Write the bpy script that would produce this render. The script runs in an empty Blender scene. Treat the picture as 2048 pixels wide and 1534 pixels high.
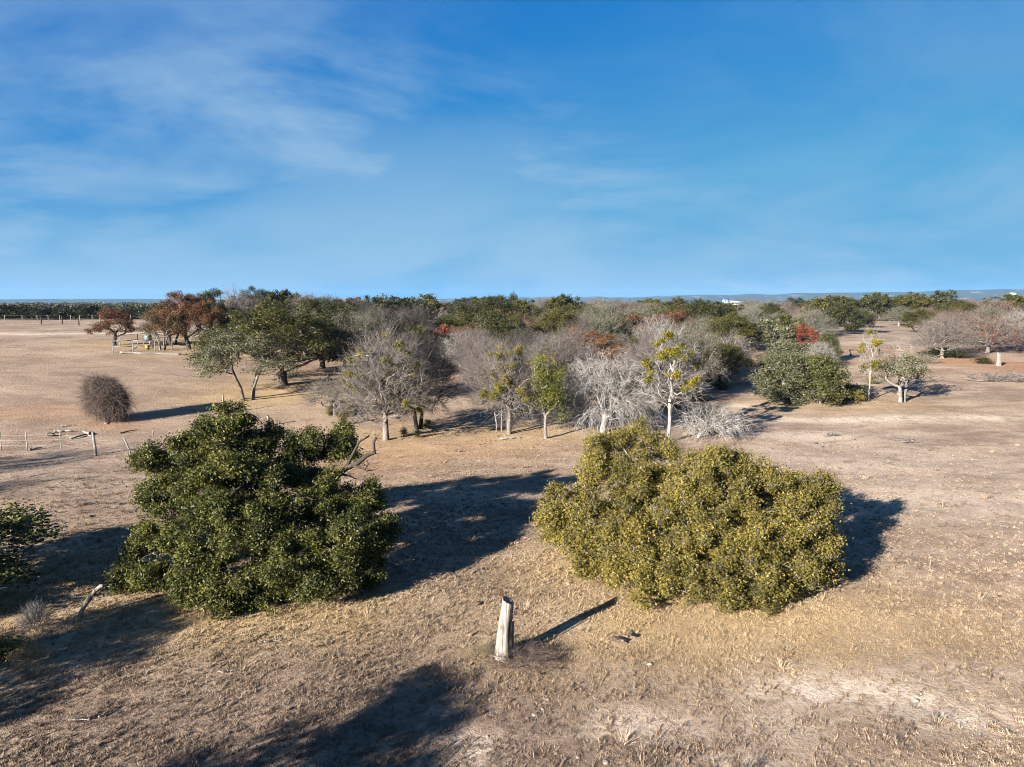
import bpy, math
import numpy as np
from mathutils import Vector

scene = bpy.context.scene
COL = scene.collection
R = math.radians

# ------------------------------------------------------------------ camera
F = 1422.0                      # focal length in photo pixels (2048 wide)
PITCH = R(6.62)
CAMZ = 10.0
cam_d = bpy.data.cameras.new('camera')
cam_d.sensor_width = 36.0
cam_d.lens = 36.0 * F / 2048.0
cam_d.clip_start = 0.3
cam_d.clip_end = 40000
cam = bpy.data.objects.new('camera', cam_d)
COL.objects.link(cam)
cam.location = (0, 0, CAMZ)
cam.rotation_euler = (math.pi / 2 - PITCH, 0, 0)
scene.camera = cam

# ------------------------------------------------------------------ light
SUN_EL = R(17.5)
SH = np.array((0.687, 0.727))            # where shadows fall on the ground
SUN_STRENGTH = 5.0
SKY_STRENGTH = 0.05
SKY_GAIN = 3.3
sun_d = bpy.data.lights.new('sun', 'SUN')
sun_d.energy = SUN_STRENGTH
sun_d.angle = R(0.53)
sun_d.color = (1.0, 0.915, 0.81)
sun = bpy.data.objects.new('sun', sun_d)
COL.objects.link(sun)
dv = Vector((SH[0] * math.cos(SUN_EL), SH[1] * math.cos(SUN_EL), -math.sin(SUN_EL)))
sun.rotation_euler = dv.to_track_quat('-Z', 'Y').to_euler()

world = bpy.data.worlds.new('World')
scene.world = world
world.use_nodes = True
nt = world.node_tree
nt.nodes.clear()


def N(nt, kind, **kw):
    n = nt.nodes.new(kind)
    for k, v in kw.items():
        if k == 'inp':
            for i, val in v.items():
                n.inputs[i].default_value = val
        else:
            setattr(n, k, v)
    return n


def L(nt, a, b):
    nt.links.new(a, b)


sky = N(nt, 'ShaderNodeTexSky', sky_type='NISHITA', sun_disc=False, sun_elevation=SUN_EL,
        sun_rotation=math.atan2(-SH[0], -SH[1]), altitude=300.0, air_density=1.0, dust_density=0.35, ozone_density=2.2)
# grade the sky's own brightness into the polarised blue of the photograph
bwn = N(nt, 'ShaderNodeRGBToBW')
L(nt, sky.outputs[0], bwn.inputs[0])
sc8 = N(nt, 'ShaderNodeMath', operation='DIVIDE', inp={1: 8.0})
L(nt, bwn.outputs[0], sc8.inputs[0])
skr = N(nt, 'ShaderNodeValToRGB')
_e = skr.color_ramp.elements
_e[0].position, _e[0].color = 0.10, (0.005, 0.125, 0.50, 1)
_e[1].position, _e[1].color = 1.0, (0.15, 0.45, 0.74, 1)
for _p, _c in ((0.20, (0.008, 0.165, 0.58, 1)), (0.36, (0.020, 0.255, 0.66, 1)), (0.62, (0.062, 0.385, 0.72, 1))):
    _k = _e.new(_p); _k.color = _c
L(nt, sc8.outputs[0], skr.inputs[0])
hsv = N(nt, 'ShaderNodeMix', data_type='RGBA', blend_type='MULTIPLY', inp={0: 1.0})
L(nt, skr.outputs[0], hsv.inputs[6])
hsv.inputs[7].default_value = (SKY_GAIN, SKY_GAIN, SKY_GAIN, 1)
# thin cirrus: noise on the direction, flattened to a sheet overhead
tc = N(nt, 'ShaderNodeTexCoord')
sep = N(nt, 'ShaderNodeSeparateXYZ')
L(nt, tc.outputs['Generated'], sep.inputs[0])
zc = N(nt, 'ShaderNodeMath', operation='MAXIMUM', inp={1: 0.0})
L(nt, sep.outputs[2], zc.inputs[0])
zb = N(nt, 'ShaderNodeMath', operation='ADD', inp={1: 0.22})
L(nt, zc.outputs[0], zb.inputs[0])
dx = N(nt, 'ShaderNodeMath', operation='DIVIDE')
L(nt, sep.outputs[0], dx.inputs[0]); L(nt, zb.outputs[0], dx.inputs[1])
dy = N(nt, 'ShaderNodeMath', operation='DIVIDE')
L(nt, sep.outputs[1], dy.inputs[0]); L(nt, zb.outputs[0], dy.inputs[1])
cmb = N(nt, 'ShaderNodeCombineXYZ')
L(nt, dx.outputs[0], cmb.inputs[0]); L(nt, dy.outputs[0], cmb.inputs[1])
map1 = N(nt, 'ShaderNodeMapping', inp={'Location': (21.2, 5.2, 0.0), 'Rotation': (0, 0, R(-18)), 'Scale': (0.75, 1.0, 1.0)})
L(nt, cmb.outputs[0], map1.inputs[0])
nz1 = N(nt, 'ShaderNodeTexNoise', inp={'Scale': 1.35, 'Detail': 9.0, 'Roughness': 0.55, 'Lacunarity': 2.1, 'Distortion': 0.35})
L(nt, map1.outputs[0], nz1.inputs['Vector'])
map2 = N(nt, 'ShaderNodeMapping', inp={'Location': (5.4, 25.7, 0.0), 'Scale': (0.42, 0.42, 1.0)})
L(nt, cmb.outputs[0], map2.inputs[0])
nz2 = N(nt, 'ShaderNodeTexNoise', inp={'Scale': 1.0, 'Detail': 3.0, 'Roughness': 0.5})
L(nt, map2.outputs[0], nz2.inputs['Vector'])
r1 = N(nt, 'ShaderNodeMapRange', interpolation_type='SMOOTHSTEP', inp={1: 0.34, 2: 0.68, 3: 0.0, 4: 1.0})
L(nt, nz1.outputs[0], r1.inputs[0])
r2 = N(nt, 'ShaderNodeMapRange', interpolation_type='SMOOTHSTEP', inp={1: 0.38, 2: 0.62, 3: 0.28, 4: 1.0})
L(nt, nz2.outputs[0], r2.inputs[0])
cm = N(nt, 'ShaderNodeMath', operation='MULTIPLY')
L(nt, r1.outputs[0], cm.inputs[0]); L(nt, r2.outputs[0], cm.inputs[1])
lo = N(nt, 'ShaderNodeMapRange', interpolation_type='SMOOTHSTEP', inp={1: 0.36, 2: 0.0, 3: 0.0, 4: 1.0})
L(nt, zc.outputs[0], lo.inputs[0])
map3 = N(nt, 'ShaderNodeMapping', inp={'Location': (5.9, 12.7, 0.0), 'Scale': (2.2, 2.2, 6.0)})
L(nt, tc.outputs['Generated'], map3.inputs[0])
nz3 = N(nt, 'ShaderNodeTexNoise', inp={'Scale': 1.0, 'Detail': 7.0, 'Roughness': 0.5, 'Distortion': 0.4})
L(nt, map3.outputs[0], nz3.inputs['Vector'])
r3 = N(nt, 'ShaderNodeMapRange', interpolation_type='SMOOTHSTEP', inp={1: 0.37, 2: 0.64, 3: 0.0, 4: 0.9})
L(nt, nz3.outputs[0], r3.inputs[0])
lom = N(nt, 'ShaderNodeMath', operation='MULTIPLY')
L(nt, lo.outputs[0], lom.inputs[0]); L(nt, r3.outputs[0], lom.inputs[1])
cmx = N(nt, 'ShaderNodeMath', operation='MAXIMUM')
L(nt, cm.outputs[0], cmx.inputs[0]); L(nt, lom.outputs[0], cmx.inputs[1])
cm = cmx
cm2 = N(nt, 'ShaderNodeMath', operation='MULTIPLY', inp={1: 0.82})
L(nt, cm.outputs[0], cm2.inputs[0])
mixc = N(nt, 'ShaderNodeMix', data_type='RGBA')
L(nt, cm2.outputs[0], mixc.inputs[0])
L(nt, hsv.outputs[2], mixc.inputs[6])
mixc.inputs[7].default_value = (.40 * SKY_GAIN, .61 * SKY_GAIN, .82 * SKY_GAIN, 1)
bg = N(nt, 'ShaderNodeBackground', inp={'Strength': SKY_STRENGTH})
L(nt, mixc.outputs[2], bg.inputs['Color'])
wo = N(nt, 'ShaderNodeOutputWorld')
L(nt, bg.outputs[0], wo.inputs['Surface'])

vs = scene.view_settings
scene.display_settings.display_device = 'sRGB'
vs.view_transform = 'Standard'
vs.look = 'None'
vs.gamma = 1.0
vs.use_curve_mapping = False
vs.exposure = 2.5
scene.render.engine = 'CYCLES'
scene.cycles.max_bounces = 5
scene.cycles.diffuse_bounces = 2
scene.cycles.glossy_bounces = 1
scene.cycles.transmission_bounces = 3
scene.cycles.transparent_max_bounces = 6
scene.cycles.volume_bounces = 0
scene.cycles.use_denoising = True
scene.cycles.filter_width = 1.0
scene.cycles.denoising_prefilter = 'NONE'

# ------------------------------------------------------------------ noise and terrain
_tab = np.random.default_rng(7).random((256, 256))


def vnoise(x, y, seed=0):
    x = np.asarray(x, float) + seed * 17.31
    y = np.asarray(y, float) + seed * 9.77
    xi = np.floor(x).astype(int); yi = np.floor(y).astype(int)
    fx = x - xi; fy = y - yi
    fx = fx * fx * (3 - 2 * fx); fy = fy * fy * (3 - 2 * fy)
    a = _tab[xi & 255, yi & 255]; b = _tab[(xi + 1) & 255, yi & 255]
    c = _tab[xi & 255, (yi + 1) & 255]; d = _tab[(xi + 1) & 255, (yi + 1) & 255]
    return (a * (1 - fx) + b * fx) * (1 - fy) + (c * (1 - fx) + d * fx) * fy


def sst(t):
    t = np.clip(t, 0, 1)
    return t * t * (3 - 2 * t)


def terrain(x, y):
    x = np.asarray(x, float); y = np.asarray(y, float)
    base = np.interp(y, [-60, 30, 45, 60, 85, 110, 150, 200, 320, 900, 1600, 3000, 5000],
                     [0, 0, 0.15, 0.75, 2.0, 2.8, 3.5, 3.8, 3.6, 3.4, 0.0, -14, -18])
    left = 2.5 * sst((-x - 10) / 45) * sst((y - 40) / 55) * (1 - sst((y - 150) / 60))
    d = np.hypot(x, y)
    az = np.arctan2(x, np.maximum(y, 1.0))
    ridge = np.interp(az, [-0.8, -0.62, -0.25, -0.05, 0.12, 0.16, 0.22, 0.3, 0.6, 0.9],
                      [20, 25, 26, 38, 70, 56, 80, 92, 135, 140])
    ridge = ridge + 22 * (vnoise(az * 55, d * 0 + 3, 4) - .5) + 12 * (vnoise(az * 160, d * 0 + 1, 5) - .5)
    far = (ridge + 18) * (0.28 * sst((d - 3500) / 3500) + 0.72 * sst((d - 8200) / 1500))
    amp = np.clip((y + 30) / 60, 0.2, 1)
    und = (0.22 * (vnoise(x * .09, y * .09, 1) - .5) + 0.12 * (vnoise(x * .33, y * .33, 2) - .5)) * amp
    near = np.clip(1 - (y - 90) / 120, 0, 1)
    und = und + near * (0.05 * (vnoise(x * 1.3, y * 1.3, 3) - .5) + 0.06 * (vnoise(x * 2.9, y * 2.9, 6) - .5))
    hum = np.clip(1 - np.hypot(x + .25, y - 19.1) / 1.1, 0, 1) * 0.10
    mid = 3.0 * (vnoise(x * .006, y * .006, 8) - .5) * sst((d - 200) / 300)
    return base + left + und + far + hum + mid


fwd = np.array((0, math.cos(PITCH), -math.sin(PITCH)))
upv = np.array((0, math.sin(PITCH), math.cos(PITCH)))
rgt = np.array((1.0, 0, 0))
CAM = np.array((0, 0, CAMZ))


def ray(px, py):
    return fwd + (px - 1024) / F * rgt - (py - 767) / F * upv


def gp(px, py):
    """where the view through a photo pixel meets the ground"""
    r = ray(px, py)
    t = np.concatenate([np.arange(8, 300, .1), np.arange(300, 6000, 3)])
    P = CAM + t[:, None] * r
    below = P[:, 2] < terrain(P[:, 0], P[:, 1])
    i = int(np.argmax(below)) if below.any() else len(t) - 1
    p = P[i].copy()
    p[2] = float(terrain(p[0], p[1]))
    return p


def at(px, py, Y):
    """point on a photo pixel's ray at a given distance Y along the ground"""
    r = ray(px, py)
    return CAM + r * (Y / r[1])


def depth(p):
    return float(np.dot(np.asarray(p) - CAM, fwd))


def ground_z(x, y):
    return float(terrain(x, y))


# ------------------------------------------------------------------ mesh helpers
def mk_mesh(name, V, Q=None, T=None, mat=None, smooth=False, rnd=None, extra=None):
    me = bpy.data.meshes.new(name)
    V = np.ascontiguousarray(V, dtype=np.float32)
    loops = []; starts = []; n = 0
    if Q is not None and len(Q):
        Q = np.asarray(Q, dtype=np.int32); loops.append(Q.ravel())
        starts.append(np.arange(len(Q)) * 4); n = len(Q) * 4
    if T is not None and len(T):
        T = np.asarray(T, dtype=np.int32); loops.append(T.ravel())
        starts.append(n + np.arange(len(T)) * 3)
    loops = np.concatenate(loops).astype(np.int32); starts = np.concatenate(starts).astype(np.int32)
    me.vertices.add(len(V)); me.vertices.foreach_set('co', V.ravel())
    me.loops.add(len(loops)); me.loops.foreach_set('vertex_index', loops)
    me.polygons.add(len(starts)); me.polygons.foreach_set('loop_start', starts)
    if smooth:
        me.polygons.foreach_set('use_smooth', np.ones(len(starts), dtype=bool))
    attrs = dict(extra or {})
    if rnd is not None:
        attrs['rnd'] = rnd
    for k, v in attrs.items():
        a = me.attributes.new(k, 'FLOAT', 'POINT')
        a.data.foreach_set('value', np.ascontiguousarray(v, dtype=np.float32))
    me.update(calc_edges=True)
    me.materials.append(mat)
    return me


class Geo:
    """collects vertices and faces for ONE mesh"""

    def __init__(self):
        self.V = []; self.Q = []; self.T = []; self.n = 0

    def add(self, V, Q=None, T=None):
        V = np.asarray(V, float).reshape(-1, 3)
        if Q is not None and len(Q): self.Q.append(np.asarray(Q, int) + self.n)
        if T is not None and len(T): self.T.append(np.asarray(T, int) + self.n)
        self.V.append(V); self.n += len(V)

    def box(self, lo, hi):
        x0, y0, z0 = lo; x1, y1, z1 = hi
        V = [(x0, y0, z0), (x1, y0, z0), (x1, y1, z0), (x0, y1, z0), (x0, y0, z1), (x1, y0, z1), (x1, y1, z1), (x0, y1, z1)]
        self.add(V, [(0, 3, 2, 1), (4, 5, 6, 7), (0, 1, 5, 4), (1, 2, 6, 5), (2, 3, 7, 6), (3, 0, 4, 7)])

    def tube(self, P, rad, sides=6, cap=True):
        P = np.asarray(P, float); rad = np.broadcast_to(np.asarray(rad, float), (len(P),))
        Tn = np.gradient(P, axis=0) if len(P) > 2 else np.repeat((P[-1] - P[0])[None], len(P), 0)
        Tn = Tn / (np.linalg.norm(Tn, axis=1, keepdims=True) + 1e-9)
        ref = np.array((0.31, 0.95, 0.05)) if abs(Tn[:, 2].mean()) > .6 else np.array((0.1, .05, .99))
        A = np.cross(Tn, ref); A /= (np.linalg.norm(A, axis=1, keepdims=True) + 1e-9)
        B = np.cross(Tn, A)
        a = np.arange(sides) * 2 * math.pi / sides
        V = P[:, None] + rad[:, None, None] * (np.cos(a)[None, :, None] * A[:, None] + np.sin(a)[None, :, None] * B[:, None])
        m = len(P)
        i = np.arange(m - 1)[:, None] * sides; j = np.arange(sides)[None]; j2 = (j + 1) % sides
        Q = np.stack([i + j, i + j2, i + sides + j2, i + sides + j], -1).reshape(-1, 4)
        V = V.reshape(-1, 3)
        T = None
        if cap:
            V = np.vstack([V, P[:1], P[-1:]])
            c0, c1 = m * sides, m * sides + 1
            j = np.arange(sides); j2 = (j + 1) % sides
            T = np.vstack([np.stack([j2, j, np.full(sides, c0)], 1),
                           np.stack([(m - 1) * sides + j, (m - 1) * sides + j2, np.full(sides, c1)], 1)])
        self.add(V, Q, T)

    def mesh(self, name, mat, smooth=False):
        V = np.vstack(self.V)
        Q = np.vstack(self.Q) if self.Q else None
        T = np.vstack(self.T) if self.T else None
        return mk_mesh(name, V, Q, T, mat, smooth)


def link(name, data, parent=None, loc=None):
    o = bpy.data.objects.new(name, data)
    COL.objects.link(o)
    if parent is not None: o.parent = parent
    if loc is not None: o.location = loc
    return o


def tag(o, label, cat, group=None):
    o['label'] = label; o['category'] = cat
    if group: o['group'] = group
    return o


def setmat(o, mat):
    o.material_slots[0].link = 'OBJECT'
    o.material_slots[0].material = mat


# ------------------------------------------------------------------ materials
def new_mat(name):
    m = bpy.data.materials.new(name)
    m.use_nodes = True
    nt = m.node_tree
    nt.nodes.clear()
    out = nt.nodes.new('ShaderNodeOutputMaterial')
    return m, nt, out


def ramp(nt, stops):
    r = nt.nodes.new('ShaderNodeValToRGB')
    e = r.color_ramp.elements
    e[0].position, e[0].color = stops[0][0], (*stops[0][1], 1)
    e[1].position, e[1].color = stops[-1][0], (*stops[-1][1], 1)
    for p, c in stops[1:-1]:
        k = e.new(p); k.color = (*c, 1)
    return r


def leaf_mat(name, dark, mid, light, transl=0.25, spec=0.18, rough=0.5, k=0.63):
    dark, mid, light = [tuple(v * k for v in c) for c in (dark, mid, light)]
    m, nt, out = new_mat(name)
    at_ = N(nt, 'ShaderNodeAttribute', attribute_name='rnd')
    oi = N(nt, 'ShaderNodeObjectInfo')
    g = N(nt, 'ShaderNodeNewGeometry')
    nz = N(nt, 'ShaderNodeTexNoise', inp={'Scale': 0.55, 'Detail': 3.0})
    L(nt, g.outputs['Position'], nz.inputs['Vector'])
    a = N(nt, 'ShaderNodeMath', operation='MULTIPLY_ADD', inp={1: 0.62})
    L(nt, at_.outputs['Fac'], a.inputs[0])
    b = N(nt, 'ShaderNodeMath', operation='MULTIPLY_ADD', inp={1: 0.9, 2: -0.30})
    L(nt, nz.outputs[0], b.inputs[0])
    c = N(nt, 'ShaderNodeMath', operation='MULTIPLY_ADD', inp={1: 0.16})
    L(nt, oi.outputs['Random'], c.inputs[0]); L(nt, b.outputs[0], c.inputs[2])
    L(nt, c.outputs[0], a.inputs[2])
    rp = ramp(nt, [(0.12, dark), (0.5, mid), (0.95, light)])
    L(nt, a.outputs[0], rp.inputs[0])
    p = N(nt, 'ShaderNodeBsdfPrincipled', inp={'Roughness': rough, 'Specular IOR Level': spec})
    L(nt, rp.outputs[0], p.inputs['Base Color'])
    t = N(nt, 'ShaderNodeBsdfTranslucent')
    L(nt, rp.outputs[0], t.inputs[0])
    mx = N(nt, 'ShaderNodeMixShader', inp={0: transl})
    L(nt, p.outputs[0], mx.inputs[1]); L(nt, t.outputs[0], mx.inputs[2])
    L(nt, mx.outputs[0], out.inputs[0])
    return m


def bark_mat(name, c0, c1, scale=3.0, bump=0.4, lichen=None, k=0.62):
    c0, c1 = [tuple(v * k for v in c) for c in (c0, c1)]
    lichen = lichen and tuple(v * k for v in lichen)
    m, nt, out = new_mat(name)
    tcx = N(nt, 'ShaderNodeTexCoord')
    mp = N(nt, 'ShaderNodeMapping', inp={'Scale': (scale, scale, scale * .35)})
    L(nt, tcx.outputs['Object'], mp.inputs[0])
    nz = N(nt, 'ShaderNodeTexNoise', inp={'Scale': 2.2, 'Detail': 7.0, 'Roughness': .65})
    L(nt, mp.outputs[0], nz.inputs['Vector'])
    rp = ramp(nt, [(0.3, c0), (0.7, c1)])
    L(nt, nz.outputs[0], rp.inputs[0])
    p = N(nt, 'ShaderNodeBsdfPrincipled', inp={'Roughness': .9, 'Specular IOR Level': .1})
    col = rp.outputs[0]
    if lichen:
        n2 = N(nt, 'ShaderNodeTexNoise', inp={'Scale': 1.7, 'Detail': 4.0})
        L(nt, tcx.outputs['Object'], n2.inputs['Vector'])
        rr = N(nt, 'ShaderNodeMapRange', inp={1: .5, 2: .62})
        L(nt, n2.outputs[0], rr.inputs[0])
        mx = N(nt, 'ShaderNodeMix', data_type='RGBA')
        mx.inputs[7].default_value = (*lichen, 1)
        L(nt, rr.outputs[0], mx.inputs[0]); L(nt, col, mx.inputs[6])
        col = mx.outputs[2]
    L(nt, col, p.inputs['Base Color'])
    bp = N(nt, 'ShaderNodeBump', inp={'Strength': bump, 'Distance': .03})
    L(nt, nz.outputs[0], bp.inputs['Height']); L(nt, bp.outputs[0], p.inputs['Normal'])
    L(nt, p.outputs[0], out.inputs[0])
    return m


def plain_mat(name, c, rough=.7, metal=0.0, var=.25):
    m, nt, out = new_mat(name)
    tcx = N(nt, 'ShaderNodeTexCoord')
    nz = N(nt, 'ShaderNodeTexNoise', inp={'Scale': 4.0, 'Detail': 5.0})
    L(nt, tcx.outputs['Object'], nz.inputs['Vector'])
    rp = ramp(nt, [(0.3, tuple(v * (1 - var) for v in c)), (0.7, tuple(min(1, v * (1 + var)) for v in c))])
    L(nt, nz.outputs[0], rp.inputs[0])
    p = N(nt, 'ShaderNodeBsdfPrincipled', inp={'Roughness': rough, 'Metallic': metal})
    L(nt, rp.outputs[0], p.inputs['Base Color'])
    L(nt, p.outputs[0], out.inputs[0])
    return m


M = {}
M['leaf_dark'] = leaf_mat('leaf_dark_green', (.012, .017, .005), (.052, .062, .014), (.21, .20, .046))
M['leaf_olive'] = leaf_mat('leaf_olive', (.020, .024, .008), (.056, .058, .014), (.15, .130, .032))
M['leaf_gold'] = leaf_mat('leaf_gold_green', (.055, .052, .014), (.190, .158, .034), (.37, .285, .072), transl=.3)
M['leaf_far'] = leaf_mat('leaf_far_green', (.013, .018, .007), (.036, .042, .014), (.095, .092, .030), transl=.2)
M['leaf_grey'] = leaf_mat('leaf_grey_green', (.050, .055, .028), (.105, .110, .058), (.20, .19, .11), transl=.2)
M['leaf_mistle'] = leaf_mat('leaf_mistletoe', (.05, .058, .008), (.165, .155, .018), (.40, .305, .04), transl=.3)
M['leaf_lime'] = leaf_mat('leaf_lime_green', (.03, .045, .008), (.095, .108, .018), (.24, .22, .04), transl=.3)
M['leaf_rust'] = leaf_mat('leaf_rust', (.048, .022, .011), (.125, .056, .026), (.25, .12, .05), transl=.2)
M['leaf_brown'] = leaf_mat('leaf_brown', (.040, .026, .012), (.095, .062, .026), (.18, .125, .05), transl=.2)
M['leaf_red'] = leaf_mat('leaf_red', (.075, .018, .012), (.17, .040, .024), (.27, .09, .045), transl=.2)
M['leaf_juniper'] = leaf_mat('leaf_juniper', (.022, .030, .011), (.062, .070, .022), (.14, .13, .045), transl=.15)
M['leaf_stuff'] = leaf_mat('leaf_distant', (.020, .026, .012), (.055, .060, .026), (.13, .11, .06), transl=.1)

M['leaf_cedar'] = leaf_mat('leaf_dark_cedar', (.008, .012, .004), (.020, .026, .009), (.048, .050, .018), transl=.1)

M['bark_oak'] = bark_mat('bark_oak', (.05, .042, .036), (.14, .12, .105), lichen=(.20, .19, .165))
M['bark_dark'] = bark_mat('bark_dark', (.028, .024, .022), (.08, .07, .062))
M['bark_grey'] = bark_mat('bark_grey', (.10, .088, .078), (.235, .21, .19), lichen=(.27, .255, .225))
M['bark_white'] = bark_mat('bark_bleached', (.18, .166, .152), (.38, .36, .335), bump=.3)
M['twig_grey'] = bark_mat('twig_grey', (.105, .092, .082), (.235, .207, .185), scale=1.2, bump=0)
M['twig_mauve'] = bark_mat('twig_mauve', (.100, .084, .080), (.235, .203, .196), scale=1.2, bump=0)
M['twig_dark'] = bark_mat('twig_dark', (.045, .040, .038), (.11, .10, .095), scale=1.2, bump=0)
M['twig_brown'] = bark_mat('twig_brown', (.115, .080, .066), (.23, .17, .145), scale=1.2, bump=0)
M['twig_pink'] = bark_mat('twig_pink', (.120, .085, .076), (.225, .172, .155), scale=1.2, bump=0)
M['twig_white'] = bark_mat('twig_bleached', (.14, .132, .124), (.36, .342, .325), scale=1.2, bump=0)
M['twig_silver'] = bark_mat('twig_silver', (.16, .152, .143), (.42, .40, .38), scale=1.2, bump=0)
M['twig_lichen'] = bark_mat('twig_lichen', (.10, .102, .085), (.235, .232, .195), scale=1.2, bump=0)
M['twig_vine'] = bark_mat('twig_vine', (.085, .062, .052), (.20, .155, .135), scale=1.2, bump=0)
M['twig_straw'] = bark_mat('twig_straw', (.20, .155, .09), (.40, .33, .21), scale=1.2, bump=0)
def snag_mat():
    m, nt, out = new_mat('weathered_snag')
    tcx = N(nt, 'ShaderNodeTexCoord')
    def nse(sc, scale, det=6.0, dist=0.0):
        mp = N(nt, 'ShaderNodeMapping', inp={'Scale': sc})
        L(nt, tcx.outputs['Object'], mp.inputs[0])
        n = N(nt, 'ShaderNodeTexNoise', inp={'Scale': scale, 'Detail': det, 'Roughness': .65, 'Distortion': dist})
        L(nt, mp.outputs[0], n.inputs['Vector'])
        return n
    streak = nse((9, 9, .7), 1.4, 7, .8)
    blot = nse((1, 1, .6), 3.2, 5)
    rp = ramp(nt, [(.33, (.03, .025, .022)), (.43, (.115, .098, .084)), (.56, (.205, .186, .170)), (.8, (.275, .258, .242))])
    L(nt, streak.outputs[0], rp.inputs[0])
    rr = N(nt, 'ShaderNodeMapRange', inp={1: .52, 2: .64, 3: 0.0, 4: .55}); L(nt, blot.outputs[0], rr.inputs[0])
    mx = N(nt, 'ShaderNodeMix', data_type='RGBA'); mx.inputs[7].default_value = (.19, .135, .088, 1)
    L(nt, rr.outputs[0], mx.inputs[0]); L(nt, rp.outputs[0], mx.inputs[6])
    p = N(nt, 'ShaderNodeBsdfPrincipled', inp={'Roughness': .9, 'Specular IOR Level': .1})
    L(nt, mx.outputs[2], p.inputs['Base Color'])
    bp = N(nt, 'ShaderNodeBump', inp={'Strength': 1.0, 'Distance': .03})
    L(nt, streak.outputs[0], bp.inputs['Height']); L(nt, bp.outputs[0], p.inputs['Normal'])
    L(nt, p.outputs[0], out.inputs[0])
    return m


M['snag'] = snag_mat()
M['snag_dark'] = bark_mat('snag_old_bark', (.10, .085, .07), (.26, .22, .19), scale=6.0, bump=.8)
M['post'] = bark_mat('weathered_post', (.14, .125, .11), (.32, .295, .27), scale=4.0, bump=.4)
M['steel'] = plain_mat('steel_post', (.13, .12, .11), .6)
M['pipe'] = plain_mat('grey_pipe', (.105, .108, .108), .5)
M['wire'] = plain_mat('fence_wire', (.30, .29, .28), .5, .6)
M['blue'] = plain_mat('blue_tank', (.08, .13, .155), .5)
M['yellow'] = plain_mat('yellow_plastic', (.28, .16, .025), .5)
M['white'] = plain_mat('white_sheet_metal', (.27, .28, .30), .5, 0, .05)
M['roof_grey'] = plain_mat('grey_roof', (.25, .27, .29), .5, 0, .08)
M['roof_blue'] = plain_mat('blue_roof', (.03, .08, .19), .5, 0, .08)
M['wall_blue'] = plain_mat('pale_blue_wall', (.15, .21, .27), .6, 0, .08)
M['window'] = plain_mat('window_glass', (.03, .035, .04), .1, 0, .1)
M['limestone'] = plain_mat('limestone', (.19, .168, .145), .9)
M['dung'] = plain_mat('dark_clod', (.045, .033, .025), .95)

# ------------------------------------------------------------------ ground
def axis(parts):
    out = []
    for a, b, s in parts:
        out.extend(np.arange(a, b, s))
    return out


geo_out = lambda a, b, n: list(np.geomspace(a, b, n))
xs = axis([(-40, 40, .4)])
xs = sorted([-v for v in geo_out(40.5, 14000, 70)] + xs + geo_out(40.2, 14000, 70))
ys = axis([(-60, 11, 3), (11, 50, .32), (50, 120, .8)]) + geo_out(120.5, 13500, 120)
XS, YS = np.meshgrid(np.array(xs), np.array(ys))
ZS = terrain(XS, YS)
nx, ny = len(xs), len(ys)
V = np.stack([XS, YS, ZS], -1).reshape(-1, 3)
ii = (np.arange(ny - 1)[:, None] * nx + np.arange(nx - 1)[None]).ravel()
Q = np.stack([ii, ii + 1, ii + 1 + nx, ii + nx], 1)


def blobs(lst, X, Y):
    o = np.zeros_like(X)
    for (px, py, ra, rb, w) in lst:
        p = gp(px, py)
        o = np.maximum(o, w * np.exp(-(((X - p[0]) / ra) ** 2 + ((Y - p[1]) / rb) ** 2)))
    return o


fx, fy = V[:, 0], V[:, 1]
wob = 0.65 + 0.7 * vnoise(fx * .5, fy * .5, 11)
STRAW = [(1400, 1240, 7, 3.2, 1), (1240, 1140, 4, 3, .9), (520, 1240, 5, 2.2, .85), (640, 1215, 4, 2.5, .6), (830, 880, 10, 7, .55), (1030, 860, 9, 6, .6),
               (560, 790, 8, 8, .8), (1700, 810, 9, 5, .5), (430, 690, 14, 10, .8), (300, 690, 10, 6, .6), (120, 1230, 6, 4, .5), (60, 1180, 6, 6, .5), (230, 1290, 4, 2, .4)]
straw = blobs(STRAW, fx, fy) * wob
RUST = [(1900, 722, 12, 5, 1), (2040, 735, 10, 5, 1), (1750, 700, 10, 5, .7), (920, 735, 10, 6, .9), (1120, 750, 9, 6, .8), (1440, 725, 10, 6, .7), (100, 825, 5, 2.5, .5), (1300, 740, 14, 8, .6),
              (900, 900, 7, 4, .35), (1990, 700, 9, 4, .6), (240, 845, 3, 2, .6), (760, 925, 5, 3, .4)]
rust = blobs(RUST, fx, fy) * wob
PALE = [(1640, 1380, 2.6, .8, 1), (1800, 1400, 2.2, .8, .9), (1930, 1440, 1.6, .6, .9), (1880, 1350, 2.5, .6, .7), (1560, 1450, 1.2, .8, .6), (1290, 1455, 1.6, .6, .8), (1480, 1530, 1, .5, .8),
              (940, 1500, 1.0, .6, .6), (1700, 840, 9, 1.2, .9), (1880, 835, 8, 1.2, .8), (1600, 870, 6, 1.6, .7), (1900, 1000, 7, 5, .45), (1760, 930, 10, 4, .4), (80, 668, 40, 2.5, .9), (1480, 812, 3, .8, .9),
              (1130, 1250, 1, .6, .3), (1830, 735, 6, 1.5, .6), (1640, 685, 9, 2, .6)]
pale = blobs(PALE, fx, fy) * wob
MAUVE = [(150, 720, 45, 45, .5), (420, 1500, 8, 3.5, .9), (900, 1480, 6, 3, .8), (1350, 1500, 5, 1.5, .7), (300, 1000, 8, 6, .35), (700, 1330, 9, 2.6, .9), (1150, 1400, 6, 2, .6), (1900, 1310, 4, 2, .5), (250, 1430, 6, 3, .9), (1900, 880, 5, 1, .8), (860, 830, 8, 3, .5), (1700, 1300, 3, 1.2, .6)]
mauve = blobs(MAUVE, fx, fy) * wob

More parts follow.
